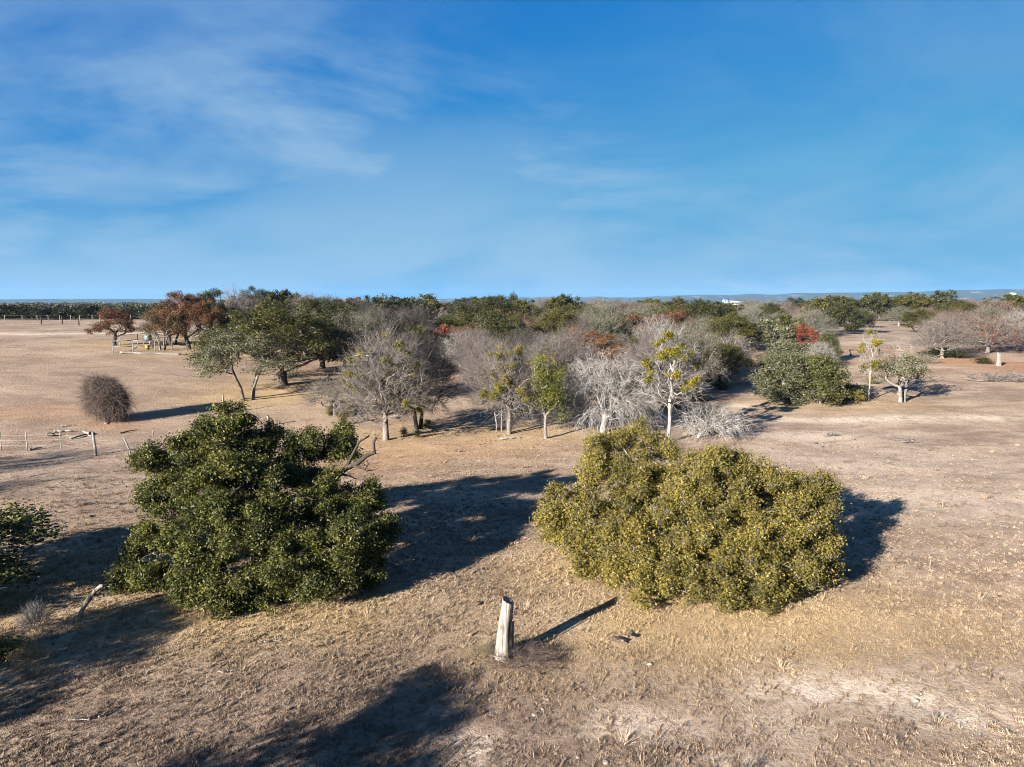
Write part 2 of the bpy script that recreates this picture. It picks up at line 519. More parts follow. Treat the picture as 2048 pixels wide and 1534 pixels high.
gm, gt, gout = new_mat('dry_pasture')
geo = N(gt, 'ShaderNodeNewGeometry')


def gnoise(scale, detail=5.0, rough=.6, sc=(1, 1, 1), dist=0.0):
    mp = N(gt, 'ShaderNodeMapping', inp={'Scale': sc})
    L(gt, geo.outputs['Position'], mp.inputs[0])
    n = N(gt, 'ShaderNodeTexNoise', inp={'Scale': scale, 'Detail': detail, 'Roughness': rough, 'Distortion': dist})
    L(gt, mp.outputs[0], n.inputs['Vector'])
    return n


def gmix(fac, a, b, mode='MIX'):
    mx = N(gt, 'ShaderNodeMix', data_type='RGBA', blend_type=mode)
    if hasattr(fac, 'is_linked'): L(gt, fac, mx.inputs[0])
    else: mx.inputs[0].default_value = fac
    for s, idx in ((a, 6), (b, 7)):
        if hasattr(s, 'is_linked'): L(gt, s, mx.inputs[idx])
        else: mx.inputs[idx].default_value = (*s, 1)
    return mx.outputs[2]


def grange(src, a, b, c=0.0, d=1.0):
    r = N(gt, 'ShaderNodeMapRange', interpolation_type='SMOOTHSTEP', inp={1: a, 2: b, 3: c, 4: d})
    L(gt, src, r.inputs[0])
    return r.outputs[0]


def gmul(a, b):
    m = N(gt, 'ShaderNodeMath', operation='MULTIPLY')
    L(gt, a, m.inputs[0])
    if hasattr(b, 'is_linked'): L(gt, b, m.inputs[1])
    else: m.inputs[1].default_value = b
    return m.outputs[0]


def gattr(nm):
    return N(gt, 'ShaderNodeAttribute', attribute_name=nm).outputs['Fac']


n_big = gnoise(.022, 4, .55)
n_mid = gnoise(.16, 5, .6, (1, 1.5, 1))
n_sml = gnoise(1.1, 6, .65)
n_pat = gnoise(.42, 5, .65, (.55, 1.3, 1), .6)
n_fin = gnoise(7.5, 5, .7)
n_tiny = gnoise(26.0, 3, .7)
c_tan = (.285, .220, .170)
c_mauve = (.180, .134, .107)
c_straw = (.42, .31, .155)
c_pale = (.50, .43, .36)
c_rust = (.30, .150, .075)
c_dark = (.110, .080, .062)
col = gmix(grange(n_big.outputs[0], .38, .62), c_tan, (.305, .245, .20))
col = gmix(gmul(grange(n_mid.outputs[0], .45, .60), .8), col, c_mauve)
col = gmix(gmul(grange(n_sml.outputs[0], .5, .72), .6), col, (.35, .28, .225))
col = gmix(gmul(grange(n_pat.outputs[0], .51, .62), .72), col, (.16, .118, .092))
col = gmix(gmul(grange(n_pat.outputs[0], .46, .34), .5), col, (.40, .325, .25))
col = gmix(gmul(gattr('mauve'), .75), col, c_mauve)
col = gmix(gmul(gattr('straw'), .7), col, c_straw)
rf = gmul(gattr('rust'), grange(n_sml.outputs[0], .3, .6, .35, 1.0))
col = gmix(gmul(rf, .9), col, c_rust)
pf = gmul(gattr('pale'), grange(n_sml.outputs[0], .32, .50))
col = gmix(pf, col, c_pale)
dk = grange(n_fin.outputs[0], .52, .34)
col = gmix(gmul(dk, .62), col, c_dark)
lt = grange(n_tiny.outputs[0], .56, .74)
col = gmix(gmul(lt, .55), col, (.54, .44, .33))
# wooded land of the far distance
ydist = N(gt, 'ShaderNodeVectorMath', operation='LENGTH')
L(gt, geo.outputs['Position'], ydist.inputs[0])
nf = gnoise(.006, 6, .65, (1, .55, 1))
farw = gmul(grange(ydist.outputs['Value'], 900, 2600), grange(nf.outputs[0], .34, .44))
col = gmix(farw, col, (.045, .050, .026))
col = gmix(1.0, col, (.84, .815, .775), 'MULTIPLY')
gp_ = N(gt, 'ShaderNodeBsdfPrincipled', inp={'Roughness': .95, 'Specular IOR Level': .05})
L(gt, col, gp_.inputs['Base Color'])
hsum = N(gt, 'ShaderNodeMath', operation='MULTIPLY_ADD', inp={1: .35})
L(gt, n_tiny.outputs[0], hsum.inputs[0]); L(gt, n_fin.outputs[0], hsum.inputs[2])
bp = N(gt, 'ShaderNodeBump', inp={'Strength': .8, 'Distance': .09})
L(gt, hsum.outputs[0], bp.inputs['Height'])
L(gt, bp.outputs[0], gp_.inputs['Normal'])
L(gt, gp_.outputs[0], gout.inputs[0])

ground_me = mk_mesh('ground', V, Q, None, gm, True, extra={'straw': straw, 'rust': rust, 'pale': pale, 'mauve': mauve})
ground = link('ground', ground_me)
ground['kind'] = 'structure'

# ------------------------------------------------------------------ tree growing
def unit(v):
    return v / (np.linalg.norm(v, axis=-1, keepdims=True) + 1e-9)


def rdirs(n, rng):
    return unit(rng.normal(size=(n, 3)))


def grow(root, targets, bf=.35, gnarl=.14, rng=None, k0=None):
    """connect target points to a trunk polyline, cheapest (distance + path length) first"""
    P = [np.asarray(p, float) for p in root]
    par = [-1] + list(range(len(P) - 1))
    pl = [0.0]
    for i in range(1, len(P)): pl.append(pl[-1] + np.linalg.norm(P[i] - P[i - 1]))
    Tg = np.asarray(targets, float)
    n = len(Tg)
    best = np.full(n, 1e9); bi = np.zeros(n, int)
    k0 = k0 or max(1, len(P) // 2)
    for k in range(k0, len(P)):
        c = np.linalg.norm(Tg - P[k], axis=1) + bf * pl[k]
        u = c < best; best[u] = c[u]; bi[u] = k
    alive = np.ones(n, bool)
    for _ in range(n):
        j = int(np.argmin(np.where(alive, best, 1e9)))
        alive[j] = False
        P.append(Tg[j]); par.append(int(bi[j])); pl.append(pl[bi[j]] + np.linalg.norm(Tg[j] - P[bi[j]]))
        k = len(P) - 1
        c = np.linalg.norm(Tg - Tg[j], axis=1) + bf * pl[k]
        u = alive & (c < best); best[u] = c[u]; bi[u] = k
    NP = []; npar = []; mp = {}
    for i in range(len(P)):
        if par[i] < 0:
            NP.append(P[i]); npar.append(-1); mp[i] = 0; continue
        a, b = P[par[i]], P[i]; ln = np.linalg.norm(b - a); prev = mp[par[i]]
        k = int(ln / .55) if i >= len(root) else 0
        for s in range(1, k + 1):
            t = s / (k + 1)
            NP.append(a + (b - a) * t + rng.normal(size=3) * gnarl * min(ln, 1.2) * .5); npar.append(prev); prev = len(NP) - 1
        NP.append(b); npar.append(prev); mp[i] = len(NP) - 1
    return np.array(NP), np.array(npar)


def radii(P, par, tip, base, p=2.3):
    A = np.zeros(len(P)); nchild = np.zeros(len(P), int)
    for i in range(1, len(P)): nchild[par[i]] += 1
    A[nchild == 0] = tip ** p
    for i in range(len(P) - 1, 0, -1): A[par[i]] += A[i]
    r = A ** (1 / p)
    k = math.log(base / tip) / max(1e-6, math.log(r[0] / tip))
    return tip * (r / tip) ** k, nchild


def limbs(geo, P, par, rad, flare=1.35):
    ch = [[] for _ in P]
    for i in range(1, len(P)): ch[par[i]].append(i)
    starts = [(0, None)]
    while starts:
        s, frm = starts.pop()
        chain = [s] if frm is None else [frm, s]
        rr = [rad[s]] * len(chain)
        c = s
        while ch[c]:
            o = sorted(ch[c], key=lambda q: -rad[q])
            for q in o[1:]: starts.append((q, c))
            c = o[0]; chain.append(c); rr.append(rad[c])
        if len(chain) < 2: continue
        rr = np.array(rr)
        if frm is None: rr[0] *= flare
        mx = rr.max()
        geo.tube(P[chain], rr, 8 if mx > .12 else 6 if mx > .05 else 4 if mx > .02 else 3, cap=False)


def twigs(S, D, Ln, rad, segs=2, droop=0.0, curl=.35, rng=None):
    n = len(S)
    D = unit(D); Ln = np.broadcast_to(Ln, (n,)); rad = np.broadcast_to(rad, (n,))
    t = np.linspace(0, 1, segs + 1)
    C = rdirs(n, rng) * curl
    P = S[:, None] + Ln[:, None, None] * (D[:, None] * t[None, :, None] + (C[:, None] + np.array((0, 0, -droop))) * (t ** 2)[None, :, None])
    A = unit(np.cross(D, rdirs(n, rng))); B = np.cross(D, A)
    a = np.arange(3) * 2 * math.pi / 3
    off = np.cos(a)[None, :, None] * A[:, None] + np.sin(a)[None, :, None] * B[:, None]
    r = rad[:, None] * (1 - .75 * t)[None]
    V = P[:, :, None] + r[:, :, None, None] * off[:, None]
    V = V.reshape(-1, 3)
    k = segs + 1
    b = (np.arange(n) * k * 3)[:, None, None] + (np.arange(segs) * 3)[None, :, None]
    j = np.arange(3)[None, None]; j2 = (j + 1) % 3
    Qd = np.stack([b + j, b + j2, b + 3 + j2, b + 3 + j], -1).reshape(-1, 4)
    return V, Qd, P


def leaves(C, size, rng, up=.35, aspect=.55, out=None):
    n = len(C)
    nrm = rdirs(n, rng); nrm[:, 2] += up
    if out is not None: nrm = nrm + out * .5
    nrm = unit(nrm)
    A = unit(np.cross(nrm, rdirs(n, rng))); B = np.cross(nrm, A)
    s = size * (0.6 + .8 * rng.random(n))[:, None]
    V = np.stack([C - A * s * .5, C + B * s * aspect * .5 + A * s * .08, C + A * s * .5, C - B * s * aspect * .5 + A * s * .08], 1).reshape(-1, 3)
    Qd = np.arange(4 * n).reshape(-1, 4)
    return V, Qd, np.repeat(rng.random(n), 4)


def leaves_tri(C, size, rng, up=.3, aspect=.6, out=None):
    n = len(C)
    nrm = rdirs(n, rng); nrm[:, 2] += up
    if out is not None: nrm = nrm + out * .5
    nrm = unit(nrm)
    A = unit(np.cross(nrm, rdirs(n, rng))); B = np.cross(nrm, A)
    s = size * (0.6 + .8 * rng.random(n))[:, None]
    V = np.stack([C - A * s * .4 + B * s * aspect * .45, C + A * s * .6, C - A * s * .4 - B * s * aspect * .55], 1).reshape(-1, 3)
    return V, np.arange(3 * n).reshape(-1, 3), np.repeat(rng.random(n), 3)


def shell_points(lobes, n, rng, inner=.45):
    """points in ellipsoid lobes (cx,cy,cz,rx,ry,rz), denser toward the outside"""
    lob = np.asarray(lobes, float)
    w = (lob[:, 3] * lob[:, 4] * lob[:, 5]) ** (2 / 3); w /= w.sum()
    k = rng.choice(len(lob), n, p=w)
    d = rdirs(n, rng)
    rr = inner + (1 - inner) * np.sqrt(rng.random(n))
    return lob[k, :3] + d * rr[:, None] * lob[k, 3:6], d, k


def sublobes(lob, per, rng, rf=(.26, .42), lift=.25, spray=.18, reach=.38):
    out = []
    for l in np.asarray(lob, float):
        d = rdirs(per, rng); d[:, 2] += lift; d = unit(d)
        rr = rng.uniform(.6, 1.0, per) + (rng.random(per) < spray) * rng.uniform(.1, reach, per)
        for k in range(per):
            r_ = rng.uniform(*rf) * (l[3] ** .5)
            out.append((*(l[:3] + d[k] * rr[k] * l[3:6]), r_, r_, r_ * .8))
    return np.array(out)


class Variant:
    pass


def finish(name, tg, cV, cQ, crnd, tips):
    v = Variant()
    v.trunk = tg.mesh(name + '_trunk', M['bark_oak'], True)
    allv = [np.vstack(tg.V)]
    v.crown = None
    if cV is not None:
        v.crown = mk_mesh(name + '_crown', cV, cQ, None, M['leaf_dark'], False, crnd)
        allv.append(cV)
    A = np.vstack(allv)
    v.H = float(np.percentile(A[:, 2], 99.7)); v.tips = tips
    v.W = float(np.percentile(A[:, 0], 99) - np.percentile(A[:, 0], 1) + np.percentile(A[:, 1], 99) - np.percentile(A[:, 1], 1)) / 2
    return v


def dome_lobes(H, Wd, zlo, n, rng, rl, flat=.75):
    out = []
    ga = 2.39996
    for i in range(n):
        f = (i + .5) / n
        el = math.asin(min(1, f)) if rng.random() < .75 else rng.uniform(0, 1.2)
        az = i * ga + rng.uniform(-.4, .4)
        rr = Wd / 2 - rl
        k = rng.uniform(.75, 1.05)
        x = math.cos(el) * math.cos(az) * rr * k; y = math.cos(el) * math.sin(az) * rr * k
        z = zlo + rl * flat + math.sin(el) * (H - zlo - rl * (1 + flat)) * k
        r_ = rl * rng.uniform(.7, 1.25)
        out.append((x, y, z, r_, r_, r_ * flat))
    return out


def make_oak(name, seed, H=7, Wd=10, zlo=1.2, nl=18, rl=1.5, nleaf=24000, size=.15, base=.26, trunkh=1.4, lean=0., sub=26, sig=.24, lobes=None, stems=1):
    rng = np.random.default_rng(seed)
    if lobes is None: lobes = dome_lobes(H, Wd, zlo, nl, rng, rl)
    att, _, _ = shell_points(lobes, nl * 22, rng, .2)
    tg = Geo(); tips = []
    groups = [att]
    roots = [[(0, 0, -.25), (lean * .2, 0, trunkh * .35), (lean * .6, .1, trunkh * .7), (lean, .05, trunkh)]]
    if stems > 1:
        roots = []; groups = []
        az = np.arctan2(att[:, 1], att[:, 0])
        for s in range(stems):
            a0 = -math.pi + 2 * math.pi * s / stems
            sel = (az >= a0) & (az < a0 + 2 * math.pi / stems)
            groups.append(att[sel])
            am = a0 + math.pi / stems; ca, sa = math.cos(am), math.sin(am)
            o = rng.uniform(.25, .55)
            roots.append([(ca * o, sa * o, -.25), (ca * o * 1.5, sa * o * 1.4, trunkh * .5), (ca * o * 2.6, sa * o * 2.4, trunkh)])
    for rt, gr in zip(roots, groups):
        if len(gr) < 5: continue
        P, par = grow(rt, gr, .4, .16, rng)
        rad, nc = radii(P, par, .012, base / (stems ** .5))
        limbs(tg, P, par, rad)
        tips.append(P[nc == 0])
    tips = np.vstack(tips)
    # leaf clumps: small bunches on the lobes' shells
    nb = max(40, nleaf // sub)
    sl = sublobes(lobes, 9, rng, (.34, .52))
    bc, bd, _ = shell_points(sl, nb, rng, .3)
    keep = bc[:, 2] > .15
    bc, bd = bc[keep], bd[keep]
    k = rng.integers(0, len(bc), nleaf)
    C = bc[k] + rng.normal(size=(nleaf, 3)) * sig * .7 * np.array((1, 1, .75))
    C[:, 2] = np.maximum(C[:, 2], .05)
    cV, cQ, rn = leaves(C, size, rng, out=bd[k])
    return finish(name, tg, cV, cQ, rn, tips)


def make_bare(name, seed, H=7.5, Wd=7, zlo=1.6, n_att=420, ntw=7, twl=.75, twr=.0085, base=.2, trunkh=1.8, droop=.05, lean=0., stems=1, leafn=0, lsize=.14, upbias=.5, tipr=.010, sub2=3, gn=.18, leader=0.0, curl=.4, bf=.5):
    """leafless tree: limbs in the trunk mesh, fine twigs in the crown mesh"""
    rng = np.random.default_rng(seed)
    u = rdirs(n_att, rng); u[:, 2] = np.where(rng.random(n_att) < .22, -.34 * np.abs(u[:, 2]), np.abs(u[:, 2]) - .18)
    rr = rng.random(n_att) ** .42
    att = u * rr[:, None] * np.array((Wd / 2 * .86, Wd / 2 * .86, (H - zlo) * .72)) + np.array((lean, 0, zlo + (H - zlo) * .26))
    att[:, 2] = np.maximum(att[:, 2], .5)
    tg = Geo(); nodes = []; dirs = []; tipl = []
    if stems == 1:
        roots = [[(0, 0, -.25), (lean * .1, .02, trunkh * .35), (lean * .35, .06, trunkh * .7), (lean * .6, .04, trunkh)]]; groups = [att]
    else:
        roots = []; groups = []
        az = (np.arctan2(att[:, 1], att[:, 0]) + 2 * math.pi + .4) % (2 * math.pi)
        for s in range(stems):
            a0 = 2 * math.pi * s / stems
            groups.append(att[(az >= a0) & (az < a0 + 2 * math.pi / stems)])
            am = a0 + math.pi / stems - .4; ca, sa = math.cos(am), math.sin(am); o = rng.uniform(.1, .3)
            roots.append([(ca * o, sa * o, -.25), (ca * o * 2.2, sa * o * 2.2, trunkh * .5), (ca * o * 2.8, sa * o * 2.8, trunkh)])
    for rt, gr in zip(roots, groups):
        if len(gr) < 5: continue
        k0 = None
        if leader:
            top = np.array(rt[-1]); k0 = 2
            for q in range(1, 6):
                f = q / 5
                rt = rt + [tuple(top + np.array((lean * .4 * f + rng.normal() * .18, rng.normal() * .18, (leader * H - top[2]) * f)))]
        P, par = grow(rt, gr, bf, gn, rng, k0)
        rad, nc = radii(P, par, tipr, base / stems ** .4)
        limbs(tg, P, par, rad)
        th = (rad < .045) & (np.arange(len(P)) > len(rt))
        nodes.append(P[th]); dirs.append(unit(P[th] - P[par[th]]))
        tipl.append(P[nc == 0])
    nodes = np.vstack(nodes); dirs = np.vstack(dirs); tips = np.vstack(tipl)
    S = np.repeat(nodes, ntw, 0); Dn = np.repeat(dirs, ntw, 0)
    cen = np.array((lean * .5, 0, zlo + (H - zlo) * .15))
    D = Dn * .6 + unit(S - cen) * .8 + rdirs(len(S), rng) * .8; D[:, 2] += upbias * rng.random(len(S))
    V1, Q1, P1 = twigs(S, D, twl * (.4 + 1.1 * rng.random(len(S))), twr * (.7 + .6 * rng.random(len(S))), 2, droop, curl, rng)
    S2 = np.concatenate([P1[:, 1], P1[:, 2]])[rng.random(2 * len(P1)) < sub2 / 4]
    D2 = unit(S2 - cen) * .7 + rdirs(len(S2), rng); D2[:, 2] += upbias * .6
    V2, Q2, _ = twigs(S2, D2, twl * .55 * (.5 + rng.random(len(S2))), twr * .75, 1, droop, .2, rng)
    cV = np.vstack([V1, V2]); cQ = np.vstack([Q1, Q2 + len(V1)])
    v = finish(name, tg, cV, cQ, np.full(len(cV), .5), tips)
    if leafn:
        k = rng.integers(0, len(P1), leafn)
        C = P1[k, 1 + rng.integers(0, 2, leafn)] + rng.normal(size=(leafn, 3)) * .12
        lV, lQ, ln = leaves(C, lsize, rng)
        v.foliage = mk_mesh(name + '_foliage', lV, lQ, None, M['leaf_grey'], False, ln)
    return v


def make_juniper(name, seed, H=5, Wd=5.5, nl=34, nleaf=15000, size=.15, feather=False):
    rng = np.random.default_rng(seed)
    lob = []
    for i in range(nl):
        f = (i + .5) / nl
        z = .25 + f ** .8 * (H * .86)
        prof = (1 - f) ** .55 * (.75 + .35 * math.sin(min(1, f * 2.6) * math.pi / 2))
        a = i * 2.39996 + rng.uniform(-.5, .5)
        rr = Wd / 2 * prof * rng.uniform(.5, .85)
        r_ = rng.uniform(.55, .95) * Wd / 5.5
        lob.append((math.cos(a) * rr, math.sin(a) * rr, z, r_, r_, r_ * .9))
    att, _, _ = shell_points(lob, nl * 8, rng, .1)
    tg = Geo()
    P, par = grow([(0, 0, -.2), (.05, 0, .4), (0, .05, H * .3), (0, 0, H * .55)], att, .4, .12, rng)
    rad, nc = radii(P, par, .012, .16)
    limbs(tg, P, par, rad)
    nb = nleaf // 22
    bc, bd, _ = shell_points(lob, nb, rng, .5)
    k = rng.integers(0, nb, nleaf)
    C = bc[k] + rng.normal(size=(nleaf, 3)) * .16 + np.array((0, 0, .12)) * rng.random((nleaf, 1))
    C[:, 2] = np.maximum(C[:, 2], .04)
    cV, cQ, rn = leaves(C, size, rng, .1, .32 if feather else .5, bd[k])
    return finish(name, tg, cV, cQ, rn, P[nc == 0])


VAR = {}
VAR['oak_a'] = make_oak('oak_a', 11, nl=22, rl=1.3, nleaf=42000, size=.115)
VAR['oak_b'] = make_oak('oak_b', 12, H=7.5, Wd=9, nl=19, rl=1.35, trunkh=1.7, lean=.5, nleaf=36000, size=.115)
VAR['oak_c'] = make_oak('oak_c', 13, H=6.5, Wd=8, zlo=.9, nl=17, rl=1.15, stems=3, trunkh=1.6, nleaf=28000, size=.12)
VAR['oak_d'] = make_oak('oak_d', 14, H=6, Wd=8.5, zlo=.35, nl=20, rl=1.25, nleaf=26000)
VAR['oak_open'] = make_oak('oak_open', 15, H=7.5, Wd=7.5, zlo=1.7, nl=18, rl=1.0, nleaf=16000, sub=18, trunkh=2.0, lean=-.4, size=.14)
VAR['oak_thin'] = make_oak('oak_thin', 16, H=7, Wd=8, zlo=1.7, nl=20, rl=1.0, nleaf=15000, sub=14, stems=4, trunkh=2.2, base=.17, size=.115)
VAR['far_a'] = make_oak('far_a', 21, H=7, Wd=9, nl=13, rl=1.6, nleaf=7000, size=.30, sig=.3, zlo=.8)
VAR['far_b'] = make_oak('far_b', 22, H=7.5, Wd=8, nl=12, rl=1.5, nleaf=7000, size=.30, sig=.3, zlo=.5)
VAR['far_c'] = make_oak('far_c', 23, H=6, Wd=9, nl=14, rl=1.4, nleaf=7000, size=.28, sig=.3, zlo=.3)
VAR['far_d'] = make_oak('far_d', 24, H=6.5, Wd=10, nl=20, rl=1.5, nleaf=8000, size=.30, sig=.32, zlo=-.3, trunkh=.6)
VAR['bare_a'] = make_bare('bare_a', 31, H=7.8, Wd=7.4, zlo=.9, n_att=560, ntw=5, twl=.7, twr=.012, tipr=.018, base=.2, trunkh=1.6, leader=.62, upbias=.35, curl=.8, bf=.3, gn=.3)
VAR['bare_b'] = make_bare('bare_b', 32, H=7.5, Wd=8, zlo=1.0, stems=2, trunkh=1.8, n_att=520, ntw=5, twl=.7, twr=.012, tipr=.018, base=.2, leader=.5, upbias=.35, curl=.8, bf=.32, gn=.3)
VAR['bare_c'] = make_bare('bare_c', 33, H=6.5, Wd=7.5, zlo=.7, trunkh=1.1, n_att=480, ntw=7, twl=.75, upbias=.6, twr=.011, tipr=.016, curl=.55, gn=.25)
VAR['bare_d'] = make_bare('bare_d', 34, H=7, Wd=6.5, zlo=1.1, n_att=300, ntw=4, twl=.65, twr=.014, tipr=.020, base=.18, curl=.8, bf=.35, gn=.35, upbias=.3)
VAR['bare_far'] = make_bare('bare_far', 35, H=6.5, Wd=8, zlo=.8, trunkh=1.4, n_att=260, ntw=7, twl=.9, twr=.018, sub2=2)
VAR['bare_leafy'] = make_bare('bare_leafy', 36, H=7, Wd=8, n_att=330, ntw=5, leafn=6000, twr=.012, tipr=.015)
VAR['bare_few'] = make_bare('bare_few', 46, H=6.5, Wd=8, n_att=330, ntw=5, leafn=1500, lsize=.2, twr=.012, tipr=.016, zlo=1.0, trunkh=1.4)
VAR['oak_stub'] = make_oak('oak_stub', 47, H=5, Wd=5.8, zlo=1.5, nl=12, rl=.8, nleaf=4200, sub=16, stems=2, trunkh=1.5, base=.22, size=.14)
VAR['dead_thin'] = make_bare('dead_thin', 37, H=8, Wd=4.8, zlo=1.8, n_att=190, ntw=4, twl=.6, twr=.010, base=.12, trunkh=1.8, leader=.6, bf=.3, tipr=.016, sub2=2, droop=.2, gn=.25)
VAR['dead_weep'] = make_bare('dead_weep', 38, H=5.5, Wd=8.5, zlo=.5, n_att=330, ntw=6, twl=.85, twr=.011, base=.2, trunkh=1.2, tipr=.015, droop=.55, lean=-.8, upbias=.1, sub2=3, gn=.28)
VAR['dead_fan'] = make_bare('dead_fan', 39, H=2.2, Wd=5.5, zlo=.3, n_att=150, ntw=7, twl=.6, twr=.011, base=.1, trunkh=.5, tipr=.014, droop=.5, lean=1.0, upbias=.2)
VAR['shrub'] = make_bare('shrub', 40, H=1.8, Wd=3, zlo=.1, n_att=120, ntw=8, twl=.55, twr=.008, base=.05, trunkh=.15, upbias=1.2, stems=3)
VAR['juniper_a'] = make_juniper('juniper_a', 41)
VAR['juniper_b'] = make_juniper('juniper_b', 42, H=4.6, Wd=6.5, nl=40, nleaf=17000)
VAR['feather'] = make_juniper('feather', 43, H=4.8, Wd=6, nl=30, nleaf=16000, size=.2, feather=True)
VAR['bush'] = make_juniper('bush', 44, H=1.5, Wd=2.2, nl=14, nleaf=2600, size=.12)
VAR['sapling'] = make_oak('sapling', 45, H=5.5, Wd=3.2, zlo=1.3, nl=13, rl=.72, nleaf=13000, size=.09, base=.11, trunkh=1.4)

# mistletoe clump, shared by all hosts
_r = np.random.default_rng(50)
_b = unit(_r.normal(size=(5, 3))) * .18
_c = rdirs(620, _r) * (_r.random((620, 1)) ** .4) * .26 + _b[_r.integers(0, 5, 620)]
_V, _Q, _n = leaves(_c, .11, _r, .3, .5)
MISTLE = mk_mesh('mistletoe_clump', _V, _Q, None, M['leaf_mistle'], False, _n)

_prng = np.random.default_rng(99)


def plant(kind, p, H, Wd, label, cat, bark, crown, name=None, group=None, rot=None, fol=None, mistle=0, mlow=.35):
    v = VAR[kind]
    nm = name or {'tree': 'tree', 'shrub': 'shrub', 'bush': 'shrub'}.get(cat, 'tree')
    root = link(nm, None, None, p)
    root.empty_display_size = .5
    tag(root, label, cat, group)
    sx = Wd / v.W; sz = H / v.H
    root.scale = (sx, sx, sz)
    root.rotation_euler = (0, 0, _prng.uniform(0, 6.28) if rot is None else rot)
    t = link('trunk', v.trunk, root); setmat(t, M[bark])
    c = link('crown', v.crown, root); setmat(c, M[crown])
    if hasattr(v, 'foliage') and fol:
        f = link('leaves', v.foliage, root); setmat(f, M[fol])
    if mistle:
        cand = v.tips[v.tips[:, 2] > v.H * mlow]
        idx = _prng.choice(len(cand), min(mistle, len(cand)), replace=False)
        for q in idx:
            m = link('mistletoe_clump', MISTLE, root, cand[q])
            s = _prng.uniform(.4, 1.15)
            m.scale = (s / sx, s / sx, s / sz * .9)
            m.rotation_euler = (_prng.uniform(-.4, .4), _prng.uniform(-.4, .4), _prng.uniform(0, 6.28))
    return root


def tree(kind, px, py, hpx, wpx, bark, crown, label, cat='tree', **kw):
    p = gp(px, py)
    s = depth(p) / F
    return plant(kind, p, hpx * s, wpx * s, label, cat, bark, crown, **kw)


# ------------------------------------------------------------------ the two big oaks in front
def hero_oak(name, base, lob_px, trunk_pts, seed, leafmat, barkmat, nleaf, size, label, bare=None, base_r=.36, sub=22, sig=.12, rmul=.82, per=17):
    rng = np.random.default_rng(seed)
    base = np.asarray(base, float)
    lob = []
    for (px, py, Y, r_) in lob_px:
        c = at(px, py, Y) - base
        lob.append((*c, r_ * rmul, r_ * rmul, r_ * .86 * rmul))
    lob = np.array(lob)
    att, _, _ = shell_points(lob, len(lob) * 20, rng, .15)
    att = att[att[:, 2] > .25]
    root = link(name, None, None, base)
    tag(root, label, 'tree')
    g = Geo()
    P, par = grow(trunk_pts, att, .38, .2, rng)
    rad, nc = radii(P, par, .013, base_r)
    limbs(g, P, par, rad)
    if bare:
        for chain, r0 in bare:
            pts = np.array([at(*q) - base for q in chain])
            g.tube(pts, np.linspace(r0, r0 * .35, len(pts)), 6)
            S = np.repeat(pts[1:], 3, 0)
            V_, Q_, _p = twigs(S, rdirs(len(S), rng) + np.array((.5, 0, .3)), .28, .014, 2, 0, .5, rng)
            g.add(V_, Q_)
    # fine twigs carrying the leaf bunches
    nb = nleaf // sub
    sl = sublobes(lob, per, rng, (.17, .38), .3, .32, .6)
    bc, bd, _ = shell_points(sl, nb, rng, .35)
    gz = terrain(bc[:, 0] + base[0], bc[:, 1] + base[1]) - base[2]
    k = bc[:, 2] > gz + .12
    bc, bd = bc[k], bd[k]
    V_, Q_, _p = twigs(bc - bd * .35, bd + rdirs(len(bc), rng) * .4, .45, .009, 1, 0, .2, rng)
    g.add(V_, Q_)
    link('trunk', g.mesh(name + '_trunk', M[barkmat], True), root)
    k = rng.integers(0, len(bc), nleaf)
    # bunches differ in tightness so that light and dark sprays show
    tight = (.55 + .9 * rng.random(len(bc)))[k][:, None]
    C = bc[k] + rng.normal(size=(nleaf, 3)) * sig * tight * np.array((1, 1, .8))
    gz = terrain(C[:, 0] + base[0], C[:, 1] + base[1]) - base[2]
    C[:, 2] = np.maximum(C[:, 2], gz + .05)
    V_, T_, rn = leaves_tri(C, size, rng, .3, .6, bd[k])
    bunch = rng.random(len(bc))[k]
    rn = np.clip(rn * .6 + .4 * np.repeat(bunch, 3), 0, 1)
    link('crown', mk_mesh(name + '_crown', V_, None, T_, M[leafmat], False, rn), root)
    return root, lob


LOB_L = [(430, 885, 26, 1.35), (480, 868, 26.6, 1.15), (360, 915, 25.5, 1.25), (300, 925, 25.2, .55), (555, 890, 27.2, 1.0), (655, 890, 28, 1.1), (682, 893, 28.2, .6),
         (400, 965, 24.6, 1.4), (475, 960, 24.1, 1.3), (325, 1000, 24.6, .85), (565, 960, 25.8, 1.0), (630, 975, 26, .9), (655, 985, 25.4, .9),
         (440, 1040, 23.3, 1.2), (530, 1035, 23.4, 1.0), (375, 1050, 23.6, 1.0), (620, 1045, 24, 1.0), (700, 1035, 25, .85), (735, 1000, 25.6, .55),
         (295, 1085, 24, .85), (250, 1150, 23.5, .62), (305, 1160, 23.1, .7), (400, 1130, 22.5, 1.05), (500, 1110, 22.5, 1.1), (590, 1105, 22.6, 1.0), (680, 1095, 23, 1.0), (740, 1100, 24, .85), (760, 1055, 25, .65),
         (380, 1185, 22.1, .7), (440, 1205, 21.6, .75), (520, 1170, 22, .8), (600, 1160, 22, .8), (670, 1165, 22.5, .8), (725, 1145, 23.3, .65),
         (420, 935, 28.5, 1.3), (520, 930, 29, 1.3), (600, 950, 28.6, 1.1), (350, 960, 28, 1.1), (480, 1000, 29.6, 1.2), (640, 1000, 28.5, 1.0)]
pL = np.array((-9.2, 25.4, 0)); pL[2] = ground_z(pL[0], pL[1])
